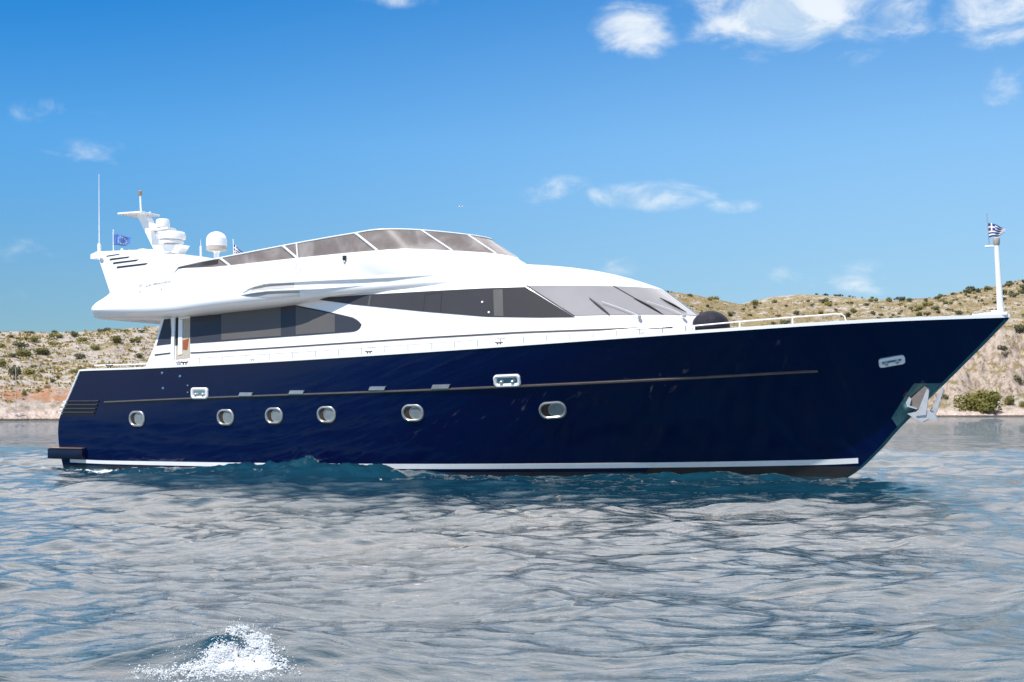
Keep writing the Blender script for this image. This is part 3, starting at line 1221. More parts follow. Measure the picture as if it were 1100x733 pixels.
def ct(k):                        # top edge of the acrylic
    Xs, Xn, Xt = 4.0, 8.9, 13.4
    if k <= 1:
        X = Xs + (Xn - Xs) * k
        return Vector((X, -(2.5 - 0.1 * k), cat_tab(X, [(4.0, 5.95), (7.83, 6.42), (9.2, 6.575), (10.2, 6.68)])))
    a = (k - 1) * math.pi / 2
    X = Xn + (Xt - Xn) * math.sin(a)
    return Vector((X, -2.4 * math.cos(a) if k < 2 else 0.0, cat_tab(X, [(8.9, 6.54), (9.6, 6.62), (10.21, 6.69), (10.75, 6.765), (11.3, 6.78), (11.99, 6.755), (13.1, 6.665), (13.4, 6.64)])))


def find_k(curve, px, lo=0.0, hi=2.0):
    for _ in range(50):
        m_ = (lo + hi) / 2
        if pxof(curve(m_))[0] < px:
            lo = m_
        else:
            hi = m_
    return (lo + hi) / 2


def acrylic_panel(t0, b0, t1, b1, side):
    G, N = [], []
    for i in range(15):
        a = i / 14
        T, B_ = ct(t0 + (t1 - t0) * a), cb(b0 + (b1 - b0) * a)
        T.y *= side
        B_.y *= side
        rg = [B_.lerp(T, b) for b in (0, 0.34, 0.67, 1)]
        G.append(rg)
    for i in range(15):
        d = G[min(i + 1, 14)][1] - G[max(i - 1, 0)][1]
        n = d.cross(G[i][3] - G[i][0]).normalized() if (G[i][3] - G[i][0]).length > 0.02 else Vector((0, -side, 0))
        if n.y * side > 0 and abs(n.y) > 0.05 or (abs(n.y) <= 0.05 and n.x < 0):
            n = -n
        N.append([n] * 4)
    return MB().sheet(G, N, 0.012).build('flybridge_screen', M['acrylic'], yacht, True, 40)


DIV = [(188, 189), (236.5, 247), (304, 319.2), (318.6, 319.8), (382, 405.5), (453, 486), (503, 533)]
ks_ = [(find_k(ct, a) if i else 0.0, find_k(cb, b)) for i, (a, b) in enumerate(DIV)]
for side in (1, -1):
    for (t0, b0), (t1, b1) in zip(ks_[:-1], ks_[1:]):
        acrylic_panel(t0, b0, t1, b1, side)
    for i, (t, b) in enumerate(ks_[1:]):
        a_, c_ = cb(b), ct(t)
        out = Vector((0.012, -0.02, 0.0))
        a_, c_ = a_ + out, c_ + out
        a_.y *= side
        c_.y *= side
        MB().tube([a_, c_], 0.036 if i in (0, 1, 3) else 0.026, 8).build('screen_post', M['gel'], yacht)
(t0, b0) = ks_[-1]
G = []
for i in range(17):
    a = i / 16
    kt, kb = t0 + (4 - 2 * t0) * a, b0 + (4 - 2 * b0) * a
    T, B_ = ct(kt if kt <= 2 else 4 - kt), cb(kb if kb <= 2 else 4 - kb)
    if kt > 2:
        T.y *= -1
    if kb > 2:
        B_.y *= -1
    G.append([B_.lerp(T, b) for b in (0, 0.5, 1)])
MB().sheet(G, [[Vector((0.7, 0, 0.7))] * 3] * 17, 0.012).build('flybridge_screen', M['acrylic'], yacht)
railp = [ct(k) for k in frange(0, 2, 70)]
railp += [Vector((p.x, -p.y, p.z)) for p in railp[-2::-1]]
MB().tube([p + Vector((0, 0, 0.012)) for p in railp], 0.022, 8).build('screen_top_rail', M['gel'], yacht)
# helm seat and console behind the screen
mb = MB().box((10.6, -1.5, 5.3), (11.3, 0.1, 5.95), 0.08).box((10.5, -1.5, 5.9), (10.68, 0.1, 6.55), 0.06)
mb.build('helm_seat', M['gelgrey'], yacht)
mb = MB().prism([(12.2, -1.3, 5.3), (13.0, -1.3, 5.3), (13.0, -1.3, 6.1), (12.6, -1.3, 6.3), (12.2, -1.3, 6.1)], (0, 2.2, 0))
mb.build('helm_console', M['gel'], yacht, False)

# ------------------------------------------------------------------ radar arch, mast, aerials
def arch():
    mb = MB()
    for side in (-1, 1):
        poly = [(101.8, 277), (94.2, 276.8), (94.2, 272.6), (100, 271.4), (160, 271.4), (190, 272.6), (212, 275), (229, 277.8),
                (212, 281.0), (188.5, 286.6), (181, 300), (168, 312), (150, 322), (119, 321), (117.5, 313)]
        pts = [U(x, y, -2.74) for x, y in poly]
        for p in pts:      # lean in towards the top
            p.y += 0.16 * max(0.0, p.z - 5.2)
        if side > 0:
            pts = [Vector((p.x, -p.y, p.z)) for p in pts]
        mb.prism(pts, (0, -side * 0.22, 0))
    # cross wing joining both sides
    sec = [(0.50, 6.38), (0.50, 6.52), (0.75, 6.60), (2.9, 6.58), (3.6, 6.45), (2.6, 6.36), (0.9, 6.34)]
    mb.prism([(x, -2.2, z) for x, z in sec], (0, 4.4, 0))
    return mb.build('radar_arch', M['gel'], yacht, False)


ar = arch()
AB = bvh_of(ar)
for top, bot in (([(115, 274.8), (129, 272.7)], [(114.4, 276), (127.5, 273.8)]), ([(118.6, 278), (139.4, 275.6)], [(117.6, 280), (137.6, 277.2)]),
                 ([(122.2, 282), (149, 278.8)], [(121.2, 284), (146.6, 280.6)]), ([(126.2, 286.4), (159, 282.6)], [(125.2, 288.5), (156.5, 284.6)])):
    fitted('arch_louvre', top, bot, AB, M['rubber'], ar, 0.008, 0.03, 6, 2)
# faint seam and fittings on the arch
loc, n, ex, ez = frame_at(109.5, 279.5, AB)
MB().lathe(loc, [(0.07, 0), (0.07, 0.03), (0.045, 0.035)], 14, n).build('arch_lamp', M['satin'], ar)

# name in pale grey lettering with a small emblem before it
def outer(px, py, off=0.0):
    hs = [h for h in (cast(AB, px, py, off), cast(FB, px, py, off)) if h]
    return min(hs, key=lambda h: (h[0] - EYE).length)


def lettering(body, px0, py0, px1, py1, size):
    a, n = outer(px0, py0, 0.004)
    b = outer(px1, py1, 0.004)[0]
    ex = (b - a).normalized()
    ez = Vector((0, 0, 1))
    ez = (ez - n * ez.dot(n))
    ez = (ez - ex * ez.dot(ex)).normalized()
    cu = bpy.data.curves.new('name', 'FONT')
    cu.body = body
    cu.size = size
    cu.extrude = 0.006
    cu.shear = 0.3
    cu.space_character = 1.15
    tmp = bpy.data.objects.new('tmp', cu)
    COL.objects.link(tmp)
    bpy.context.view_layer.update()
    me = bpy.data.meshes.new_from_object(tmp.evaluated_get(bpy.context.evaluated_depsgraph_get()))
    bpy.data.objects.remove(tmp)
    wd = max(v.co.x for v in me.vertices) or 1
    sc_ = (b - a).length / wd
    nn = ex.cross(ez)
    if nn.dot(n) < 0:
        nn = -nn
    for v in me.vertices:
        v.co = a + ex * (v.co.x * sc_) + ez * v.co.y + nn * (v.co.z + 0.012)
    me.materials.clear()
    me.materials.append(M['lettering'])
    o = bpy.data.objects.new('yacht_name', me)
    link(o, ar)
    return a, ex, ez, nn


try:
    a_, ex_, ez_, nn_ = lettering('LA FRANCA', 156.5, 308.4, 183.5, 303.6, 0.115)
    c = outer(151.2, 306.8)
    star = []
    for k in range(10):
        rr = 0.085 if k % 2 == 0 else 0.035
        star.append(c[0] + ex_ * (rr * math.sin(k * math.pi / 5)) + ez_ * (rr * math.cos(k * math.pi / 5)))
    MB().prism(star, nn_ * 0.014).build('name_emblem', M['lettering'], ar, False)
    for x, y in ((150.4, 313.4), (173.4, 310.8)):
        c = outer(x, y)
        MB().lathe(c[0], [(0.03, 0), (0.03, 0.02)], 10, nn_).build('arch_stud', M['lettering'], ar)
except Exception as ex__:
    print('lettering skipped', ex__)

# raked mast
mast = None
poly = [(170, 272), (192, 273.5), (181, 265), (172, 256), (167, 247), (161.5, 237), (158.5, 230), (149.8, 229.5), (151, 233)]
pts = [U(x, y, 0.0) for x, y in poly]
mb = MB().prism([p + Vector((0, -0.16, 0)) for p in pts], (0, 0.32, 0))
mast = mb.build('mast', M['gel'], yacht, False)
p0 = U(151.5, 231, 0)
MB().box((U(136.5, 231, 0).x, -0.5, p0.z - 0.02), (U(162, 231, 0).x, 0.5, p0.z + 0.045), 0.02).build('mast_spreader', M['gel'], mast)
MB().tube([U(151.6, 229.5, 0), U(150.6, 209, 0)], [0.035, 0.03], 10).build('mast_pole', M['gel'], mast)
MB().lathe(U(150.4, 210.5, 0), [(0.03, 0), (0.06, 0.02), (0.06, 0.15), (0.03, 0.17)], 14).build('mast_light', M['lamp'], mast)
p = U(161, 229, 0)
MB().lathe((p.x, 0.0, p.z - 0.08), [(0.04, 0), (0.04, 0.10), (0.02, 0.12)], 10).build('mast_lamp', M['gel'], mast)


def radar(cx, ytop, ybot, halfpx, sh0, sh1):
    c = U(cx, ybot, -0.25)
    top = U(cx, ytop, -0.25).z
    r_ = (U(cx + halfpx, ybot, -0.25) - c).length
    h = top - c.z
    return MB().lathe(c, [(r_ * 0.80, 0), (r_ * 0.97, h * 0.06), (r_, h * 0.2), (r_ * 0.98, h * 0.7), (r_ * 0.9, h * 0.93), (r_ * 0.7, h)], 28).build('radar_dome', M['gel'], yacht)


radar(174.9, 235.6, 244.9, 6.2, 0, 0)
a = U(172, 246.6, -0.25)
MB().box((U(160, 246, -0.25).x, -0.45, a.z - 0.035), (U(184, 246, -0.25).x, 0.02, a.z + 0.035), 0.015).build('radar_bracket', M['gel'], mast)
radar(185, 249, 258, 12.0, 0, 0)
radar(184, 258.2, 262, 11.0, 0, 0)
a = U(184, 263.5, -0.2)
MB().prism([U(173, 263, -0.45), U(196, 263, -0.45), U(190, 272, -0.45), U(178, 272, -0.45)], (0, 0.4, 0)).build('radar_pedestal', M['gel'], mast, False)

# satellite dome
c = U(232.6, 270, 0.2)
rd = (U(241.8, 270, 0.2) - c).length
zt = U(232.6, 249, 0.2).z - c.z
dm = MB().lathe((c.x, c.y, c.z + 0.16), [(rd, 0.0)] + [(rd, zt * 0.25)] + [(rd * math.cos(a), zt * 0.30 + (zt * 0.70 - 0.16) * math.sin(a)) for a in frange(0.0, math.pi / 2, 12)], 32).build('satellite_dome', M['gel'], yacht)
MB().lathe((c.x, c.y, c.z), [(rd * 0.80, 0.0), (rd * 0.99, 0.04), (rd * 1.0, 0.155)], 32).build('dome_base_band', M['domeband'], dm)
MB().lathe((c.x, c.y, c.z - 0.9), [(0.14, 0), (0.09, 0.1), (0.09, 0.84), (0.14, 0.9)], 16).build('dome_pedestal', M['gel'], dm)


# whip aerials
def whip(px, y0, ykn, y1, Y, rk, rw):
    o = MB().tube([U(px, y0, Y), U(px - 0.1, ykn, Y)], rk, 10).build('aerial', M['gel'], yacht)
    MB().tube([U(px - 0.1, ykn, Y), U(px - 0.4, y1, Y)], [rw, rw * 0.45], 6).build('aerial_whip', M['gel'], o)


whip(106.7, 272.5, 262, 187, -1.9, 0.06, 0.02)
whip(215.8, 277, 264.5, 257.5, -0.4, 0.035, 0.010)
for x, y, h in ((131, 270.5, 5), (139, 270.5, 3.5), (152, 271, 2.6), (157, 271, 4)):
    c = U(x, y + 1.5, -1.4)
    MB().lathe(c, [(0.05, 0), (0.045, h * 0.020), (0.05, h * 0.022), (0.02, h * 0.03)], 12).build('deck_lamp', M['gel'], yacht)
c = U(154, 272, -1.1)
MB().lathe(c, [(0.2, 0), (0.2, 0.06), (0.14, 0.12), (0.03, 0.14)], 18).build('aerial_puck', M['gel'], yacht)

# ------------------------------------------------------------------ guard rails and deck fittings
def rail(name, px_pts, Ydeck, r=0.016, post=None):
    pass


def sheer_at(px, up=0.0, inset=0.12):
    lo, hi = 0.0, 1.0
    for _ in range(40):
        m_ = (lo + hi) / 2
        if pxof(hull_pt(m_, 1.0, -1))[0] < px:
            lo = m_
        else:
            hi = m_
    p = hull_pt(lo, 1.0, -1)
    return Vector((p.x, p.y + inset, p.z + up))


top = []
for px in frange(208, 738, 60):
    top.append(sheer_at(px, 0.23))
gr = MB().tube(top, 0.011, 6).build('guard_rail', M['steel'], yacht)
mirror(gr, yacht)
for px in frange(212, 735, 22):
    MB().tube([sheer_at(px, 0.02), sheer_at(px, 0.23)], 0.011, 6).build('rail_stanchion', M['steel'], gr)
# bow pulpit: two white bars
pts = [sheer_at(px, h, 0.14) for px, h in ((738, 0.12), (744, 0.20), (790, 0.225), (860, 0.25), (896, 0.265), (903, 0.25), (906, 0.20), (908, 0.04))]
bp = MB().tube(pts, 0.018, 8).build('bow_rail', M['gel'], yacht)
mirror(bp, yacht)
for px in (744, 793, 850):
    MB().tube([sheer_at(px, 0.0, 0.14), sheer_at(px, 0.22, 0.14)], 0.022, 8).build('rail_stanchion', M['gel'], bp)
# aft rail
pts = [sheer_at(px, 0.15, 0.2) for px in frange(97, 155, 10)]
o = MB().tube(pts, 0.022, 8).build('aft_rail', M['gel'], yacht)
mirror(o, yacht)


def cleat(px, s=1.0, mt='rubber'):
    c = sheer_at(px, 0.05, 0.06)
    mb = MB().lathe((c.x - 0.07 * s, c.y, c.z), [(0.03 * s, 0), (0.025 * s, 0.10 * s)], 8).lathe((c.x + 0.07 * s, c.y, c.z), [(0.03 * s, 0), (0.025 * s, 0.10 * s)], 8)
    mb.tube([(c.x - 0.18 * s, c.y, c.z + 0.13 * s), (c.x - 0.1 * s, c.y, c.z + 0.11 * s), (c.x + 0.1 * s, c.y, c.z + 0.11 * s), (c.x + 0.18 * s, c.y, c.z + 0.13 * s)], 0.03 * s, 8)
    o = mb.build('cleat', M[mt], yacht)
    mirror(o, yacht)


for px, s, mt in ((116, 0.7, 'rubber'), (191, 0.6, 'steel'), (197, 0.7, 'rubber'), (270, 0.5, 'steel'), (395, 0.6, 'rubber'), (535, 0.6, 'rubber'), (688, 0.5, 'steel')):
    cleat(px, s, mt)
# small aft bulwark gate column and console seen by the side door
mb = MB().box((4.15, -2.98, 2.86), (4.45, -2.78, 3.08), 0.04)
mb.build('deck_locker', M['gel'], yacht)

# bow mast: white post on a stepped foot
foot = MB().box((27.35, -0.17, 3.98), (27.95, 0.17, 4.06), 0.02).box((27.55, -0.12, 4.05), (27.85, 0.12, 4.12), 0.02).build('bow_post_foot', M['gel'], yacht)
b0_, b1_ = U(1074.8, 335, 0), U(1070.4, 262, 0)
bowpost = MB().tube([b0_, b0_.lerp(b1_, 0.35), b1_], [0.085, 0.075, 0.062], 16).build('bow_post', M['gel'], yacht)
MB().lathe(b1_ + Vector((0, 0, -0.05)), [(0.055, 0), (0.085, 0.04), (0.085, 0.19), (0.06, 0.21)], 16).build('bow_post_lamp', M['domeband'], bowpost)
a = U(1070.4, 264.5, 0)
MB().box((a.x - 0.28, -0.035, a.z - 0.02), (a.x, 0.035, a.z + 0.025), 0.012).build('flag_bracket', M['gel'], bowpost)
MB().box((27.1, -0.34, 3.97), (27.5, -0.12, 4.03), 0.02).build('bow_chock', M['gel'], yacht)

yacht_children_done = True


# ------------------------------------------------------------------ flags: things of their own
def flagmat(name, kind):
    m = bpy.data.materials.new(name)
    m.use_nodes = True
    g = NG(m.node_tree)
    out = g.n('ShaderNodeOutputMaterial')
    b = g.n('ShaderNodeBsdfPrincipled')
    b.inputs['Roughness'].default_value = 0.8
    g.put(out.inputs[0], b.outputs[0])
    at = g.n('ShaderNodeUVMap')
    s = g.xyz(at.outputs[0])
    u, v = s[0], s[1]
    blue, white = (0.018, 0.035, 0.19), (0.72, 0.70, 0.66)
    if kind == 'greek':
        st = g.m('GREATER_THAN', g.m('MODULO', g.m('MULTIPLY', v, 4.5), 1.0), 0.5)
        col = g.mix(st, blue, white)
        inc = g.m('MULTIPLY', g.m('LESS_THAN', u, 0.40), g.m('GREATER_THAN', v, 0.444))
        cr = g.m('MAXIMUM', g.m('LESS_THAN', g.m('ABSOLUTE', g.m('SUBTRACT', u, 0.20)), 0.045),
                 g.m('LESS_THAN', g.m('ABSOLUTE', g.m('SUBTRACT', v, 0.722)), 0.06))
        can = g.mix(cr, blue, white)
        col = g.mix(inc, col, can)
    else:
        blue = (0.06, 0.15, 0.42)
        du = g.m('MULTIPLY', g.m('SUBTRACT', u, 0.5), 1.5)
        dv = g.m('SUBTRACT', v, 0.5)
        rr = g.m('SQRT', g.m('ADD', g.m('MULTIPLY', du, du), g.m('MULTIPLY', dv, dv)))
        ang = g.m('MODULO', g.m('ADD', g.m('MULTIPLY', g.m('ARCTAN2', dv, du), 12 / 6.28318), 12.0), 1.0)
        dot = g.m('MULTIPLY', g.m('LESS_THAN', g.m('ABSOLUTE', g.m('SUBTRACT', rr, 0.30)), 0.05), g.m('LESS_THAN', g.m('ABSOLUTE', g.m('SUBTRACT', ang, 0.5)), 0.25))
        col = g.mix(dot, blue, (0.55, 0.5, 0.3))
    g.put(b.inputs['Base Color'], col)
    return m


def make_flag(tl, bl, tr, br, mat, root, wave=0.05, n=22):
    """cloth between four corners, with folds"""
    me = bpy.data.meshes.new('flag_cloth')
    verts, faces, uv = [], [], []
    m_ = 10
    for i in range(n + 1):
        a = i / n
        for j in range(m_ + 1):
            b = j / m_
            p = tl.lerp(tr, a).lerp(bl.lerp(br, a), b)
            ph = a * 9.0 + b * 2.2
            p = p + Vector((0.25, 1, 0)) * (wave * math.sin(ph) * min(1, a * 2.5)) + Vector((0, 0, 1)) * (wave * 0.5 * math.sin(a * 6 + b))
            verts.append(p)
            uv.append((a, 1 - b))
    w = m_ + 1
    for i in range(n):
        for j in range(m_):
            faces.append((i * w + j, (i + 1) * w + j, (i + 1) * w + j + 1, i * w + j + 1))
    me.from_pydata([tuple(v) for v in verts], [], faces)
    l = me.uv_layers.new(name='UVMap')
    for lp in me.loops:
        l.data[lp.index].uv = uv[lp.vertex_index]
    me.shade_smooth()
    me.materials.append(mat)
    o = bpy.data.objects.new('flag_cloth', me)
    sm = o.modifiers.new('thickness', 'SOLIDIFY')
    sm.thickness = 0.004
    return link(o, root)


def W(px, py, Y):
    return to_world(*U(px, py, Y))


MG = flagmat('greek_flag', 'greek')
ME_ = flagmat('european_flag', 'eu')


def flag_thing(label, staff0, staff1, corners, mat, rstaff, wave, Y, smat=None):
    base = W(*staff0, Y)
    root = empty('flag', base)
    tag(root, label, 'flag')
    q = lambda xy: W(*xy, Y) - base
    MB().tube([Vector((0, 0, 0)), q(staff1)], [rstaff, rstaff * 0.8], 8).build('flag_staff', smat or M['satin'], root)
    make_flag(*[q(c) for c in corners], mat, root, wave)
    return root


flag_thing('small frayed blue and white striped flag with a cross on the white bow post', (1062.6, 264.5), (1060, 229),
           ((1061.2, 240), (1062.4, 256.5), (1080.5, 244.5), (1079, 250.5)), MG, 0.016, 0.05, 0.0)
flag_thing('small plain blue flag with a ring of stars at the yacht stern arch', (121.8, 271), (121.6, 246.5),
           ((121.9, 252), (121.9, 264.5), (141, 254), (140.5, 262.5)), ME_, 0.018, 0.06, -1.2, M['gel'])
flag_thing('blue and white striped flag drooping on a staff just right of the satellite dome', (251.5, 285), (250.5, 257),
           ((250.8, 263), (251.2, 275), (262, 271), (258, 281)), MG, 0.016, 0.06, 1.2, M['gel'])

# rounded canvas cover standing on the foredeck
cb0 = to_world(20.25, -0.3, 3.42)
cov = empty('canvas_cover', cb0, -TH)
tag(cov, 'rounded dark navy canvas cover on the foredeck just ahead of the windscreen', 'canvas cover')
mb = MB()
prof = [(0.52, 0.0), (0.535, 0.3), (0.53, 0.42)] + [(0.53 * math.cos(a), 0.42 + 0.46 * math.sin(a)) for a in frange(0.08, math.pi / 2, 12)]
mb.lathe((0, 0, 0), prof, 32)
body = mb.build('cover_cloth', M['canvas'], cov)
MB().tube([(0.54 * math.cos(t), 0.54 * math.sin(t), 0.40) for t in frange(0, 2 * math.pi, 40)], 0.014, 6).build('cover_hem', M['canvas'], cov)

# ------------------------------------------------------------------ hills
def hill_mat():
    m = bpy.data.materials.new('dry_hillside')
    m.use_nodes = True
    g = NG(m.node_tree)
    out = g.n('ShaderNodeOutputMaterial')
    b = g.n('ShaderNodeBsdfPrincipled')
    b.inputs['Roughness'].default_value = 0.95
    b.inputs['Specular IOR Level'].default_value = 0.1
    g.put(out.inputs[0], b.outputs[0])
    geo = g.n('ShaderNodeNewGeometry')
    pos = geo.outputs['Position']
    s = g.xyz(pos)
    nz = g.xyz(geo.outputs['Normal'])[2]
    big = g.noise(pos, 0.035, 4, 0.6)
    mid = g.noise(pos, 0.22, 5, 0.65)
    fine = g.noise(pos, 1.3, 5, 0.7)
    right = g.step(s[0], -10, 60)
    rock = g.ramp(fine, [(0.25, (0.24, 0.19, 0.155)), (0.5, (0.46, 0.405, 0.355)), (0.75, (0.62, 0.56, 0.505))])
    grass = g.ramp(fine, [(0.2, (0.13, 0.105, 0.055)), (0.45, (0.26, 0.205, 0.105)), (0.6, (0.33, 0.255, 0.15)), (0.8, (0.39, 0.32, 0.185))])
    gsel = g.step(g.m('ADD', g.m('ADD', g.m('MULTIPLY', big, 0.5), g.m('MULTIPLY', mid, 0.8)), g.m('MULTIPLY', right, 0.10)), 0.66, 0.80)
    col = g.mix(gsel, rock, grass)
    tuft = g.step(g.noise(g.vm('ADD', pos, (40, 3, 9)), 0.6, 5, 0.65), 0.54, 0.62)
    col = g.mix(g.m('MULTIPLY', tuft, g.m('ADD', 0.55, g.m('MULTIPLY', right, 0.2))), col, g.mix(right, (0.19, 0.17, 0.06), (0.16, 0.155, 0.075)))
    # reddish earth in a low band on the left and in patches elsewhere
    red = g.noise(g.vm('ADD', pos, (5, 55, 1)), 0.09, 4, 0.6)
    col = g.mix(g.m('MULTIPLY', g.step(red, 0.55, 0.70), 0.35), col, (0.40, 0.23, 0.14))
    zb = g.m('ADD', s[2], g.m('MULTIPLY', g.m('SUBTRACT', mid, 0.5), 3.4))
    band = g.m('MULTIPLY', g.step(zb, 2.6, 3.6), g.step(zb, 6.4, 4.8))
    band = g.m('MULTIPLY', g.m('MULTIPLY', band, g.step(s[0], -30, -55)), g.step(mid, 0.38, 0.55))
    col = g.mix(g.m('MULTIPLY', band, 0.85), col, (0.43, 0.20, 0.105))
    # bare cliff faces
    cl = g.step(nz, 0.86, 0.72)
    vs = g.noise(g.vm('MULTIPLY', pos, (1.0, 1.0, 0.22)), 0.55, 6, 0.7)
    cliff = g.ramp(vs, [(0.28, (0.10, 0.07, 0.05)), (0.42, (0.33, 0.25, 0.19)), (0.55, (0.53, 0.44, 0.37)), (0.66, (0.44, 0.30, 0.21)), (0.72, (0.56, 0.48, 0.42)), (0.85, (0.62, 0.54, 0.48))])
    col = g.mix(cl, col, cliff)
    # shingle and pale sand by the water
    sh = g.step(g.m('ADD', s[2], g.m('MULTIPLY', fine, 1.6)), 3.4, 1.6)
    sand = g.ramp(fine, [(0.3, (0.36, 0.28, 0.22)), (0.5, (0.60, 0.48, 0.41)), (0.65, (0.72, 0.62, 0.55))])
    col = g.mix(sh, col, sand)
    wet = g.step(g.m('ADD', s[2], g.m('MULTIPLY', fine, 0.4)), 0.45, 0.15)
    col = g.mix(wet, col, (0.085, 0.07, 0.05))
    g.put(b.inputs['Base Color'], col)
    bp = g.n('ShaderNodeBump')
    bp.inputs['Strength'].default_value = 0.9
    bp.inputs['Distance'].default_value = 0.7
    g.put(bp.inputs['Height'], g.m('ADD', fine, g.m('MULTIPLY', mid, 1.2)))
    g.put(b.inputs['Normal'], bp.outputs[0])
    return m


WZ = -0.2                        # mean water level
HILLM = hill_mat()
RIDGE = [(-600, 380), (-200, 366), (0, 355), (50, 357), (100, 356.5), (160, 352), (260, 343), (400, 332), (560, 323), (690, 314), (714, 314), (747, 318), (785, 325.5),
         (795, 327), (830, 324.5), (866, 323.5), (905, 324.5), (960, 323), (1002, 320.5), (1030, 314), (1067, 308), (1100, 299.5), (1200, 285), (1600, 270)]
R0 = [(-600, 260), (0, 234), (120, 240), (700, 335), (1000, 366), (1200, 372), (1700, 330)]
R1 = [(-600, 380), (0, 335), (120, 345), (700, 520), (1000, 560), (1200, 600), (1700, 560)]
QL = [(0, 0), (0.015, 0.03), (0.05, 0.13), (0.10, 0.20), (0.14, 0.30), (0.22, 0.38), (1, 1)]
QR = [(0, 0), (0.03, 0.025), (0.15, 0.08), (0.19, 0.16), (0.235, 0.40), (0.275, 0.48), (0.31, 0.61), (0.36, 0.66), (1, 1)]


def land(a, t):
    """a: x/y bearing, t: 0 at the shore .. 1 at the crest (arrays)"""
    px = 550 + FP * a
    r0, r1 = lerp_tab(px, R0), lerp_tab(px, R1)
    wob = fbm(px / 60.0, px * 0 + 3.3, 4, 5) * 9.0
    D = r0 + wob * np.clip(1 - t, 0, 1) + (r1 - r0) * t
    shore = HZ + (CAMZ - WZ) / D * FP
    w = np.clip((px - 300) / 550.0, 0, 1)
    tc = np.clip(t, 0, 1)
    q = lerp_tab(tc, QL) * (1 - w) + lerp_tab(tc, QR) * w
    py = (HZ + (CAMZ - WZ) / (r0 + wob) * FP) * (1 - q) + lerp_tab(px, RIDGE) * q
    z = (HZ - py) / FP * D + CAMZ
    x, y = a * D, D
    amp = np.clip(tc * 6, 0, 1) * np.clip((1.06 - tc) * 5, 0.12, 1)
    cliff = w * np.exp(-((tc - 0.26) / 0.075) ** 2)
    z = z + amp * (fbm(x / 22, y / 22, 4, 2) * 2.6 + fbm(x / 3.5, y / 3.5, 3, 9) * 1.1 + np.abs(fbm(x / 8, y / 8, 3, 21)) * 1.2)
    z = z + cliff * (fbm(x / 7, y / 12, 5, 31, 0.6) * 7.0 - np.abs(fbm(x / 5, y / 20, 3, 35)) * 4.0)
    z = np.where(t < 0, WZ + t * 40, z)
    z = np.where(t > 1, z - (t - 1) * 60, z)
    # small stones and ledges on the flat foreshore
    z = z + np.where((t >= 0) & (t < 0.1), np.abs(fbm(x / 2.0, y / 2.0, 3, 77)) * 1.5, 0)
    return x, y, z


aa = np.concatenate([np.linspace(-0.95, -0.40, 60)[:-1], np.linspace(-0.40, 0.40, 620), np.linspace(0.40, 0.95, 60)[1:]])
tt = np.concatenate([[-0.05, -0.01], np.linspace(0, 0.3, 90), np.linspace(0.3, 1.0, 120)[1:], [1.04, 1.1, 1.2, 1.4]])
A2, T2 = np.meshgrid(aa, tt, indexing='xy')
hx, hy, hz = land(A2, T2)
hl = grid_mesh('hillside', np.stack([hx, hy, hz], -1), HILLM)
tag(link(hl), kind='structure')
# a further bare hill showing over the saddle
FR = [(700, 345), (790, 327.5), (802, 323.8), (830, 317.8), (861, 315.4), (880, 316.2), (936, 320), (965, 322), (1000, 330), (1060, 345)]
fa = np.linspace((690 - 550) / FP, (1070 - 550) / FP, 180)
ft = np.linspace(0, 1.3, 50)
FA, FT = np.meshgrid(fa, ft)
fpx = 550 + FP * FA
FD = 720 + 160 * FT
fz = (HZ - (380 * (1 - np.clip(FT, 0, 1)) + lerp_tab(fpx, FR) * np.clip(FT, 0, 1))) / FP * FD + CAMZ
fz = fz - np.clip(FT - 1, 0, 1) * 80 + fbm(FA * FD / 14, FD / 14, 4, 8) * 2.2 * np.clip(1.15 - FT, 0.1, 1)
fh = grid_mesh('far_hill', np.stack([FA * FD, FD, fz], -1), HILLM)
tag(link(fh), kind='structure')


# ------------------------------------------------------------------ shrubs
def leaf_mat(name, c1, c2):
    m = bpy.data.materials.new(name)
    m.use_nodes = True
    g = NG(m.node_tree)
    out = g.n('ShaderNodeOutputMaterial')
    b = g.n('ShaderNodeBsdfPrincipled')
    b.inputs['Roughness'].default_value = 0.7
    b.inputs['Specular IOR Level'].default_value = 0.2
    g.put(out.inputs[0], b.outputs[0])
    oi = g.n('ShaderNodeObjectInfo')
    geo = g.n('ShaderNodeNewGeometry')
    n1 = g.noise(geo.outputs['Position'], 2.0, 3, 0.6)
    f = g.m('ADD', g.m('MULTIPLY', n1, 0.7), g.m('MULTIPLY', oi.outputs['Random'], 0.5))
    g.put(b.inputs['Base Color'], g.mix(g.step(f, 0.25, 0.85), c1, c2))
    return m


LEAF = [leaf_mat('shrub_leaves_grey', (0.065, 0.075, 0.038), (0.17, 0.17, 0.085)), leaf_mat('shrub_leaves_olive', (0.10, 0.105, 0.03), (0.27, 0.25, 0.075))]
BARK = pmat('bark', (0.12, 0.085, 0.06), 0.9, var=0.3, vscale=6)


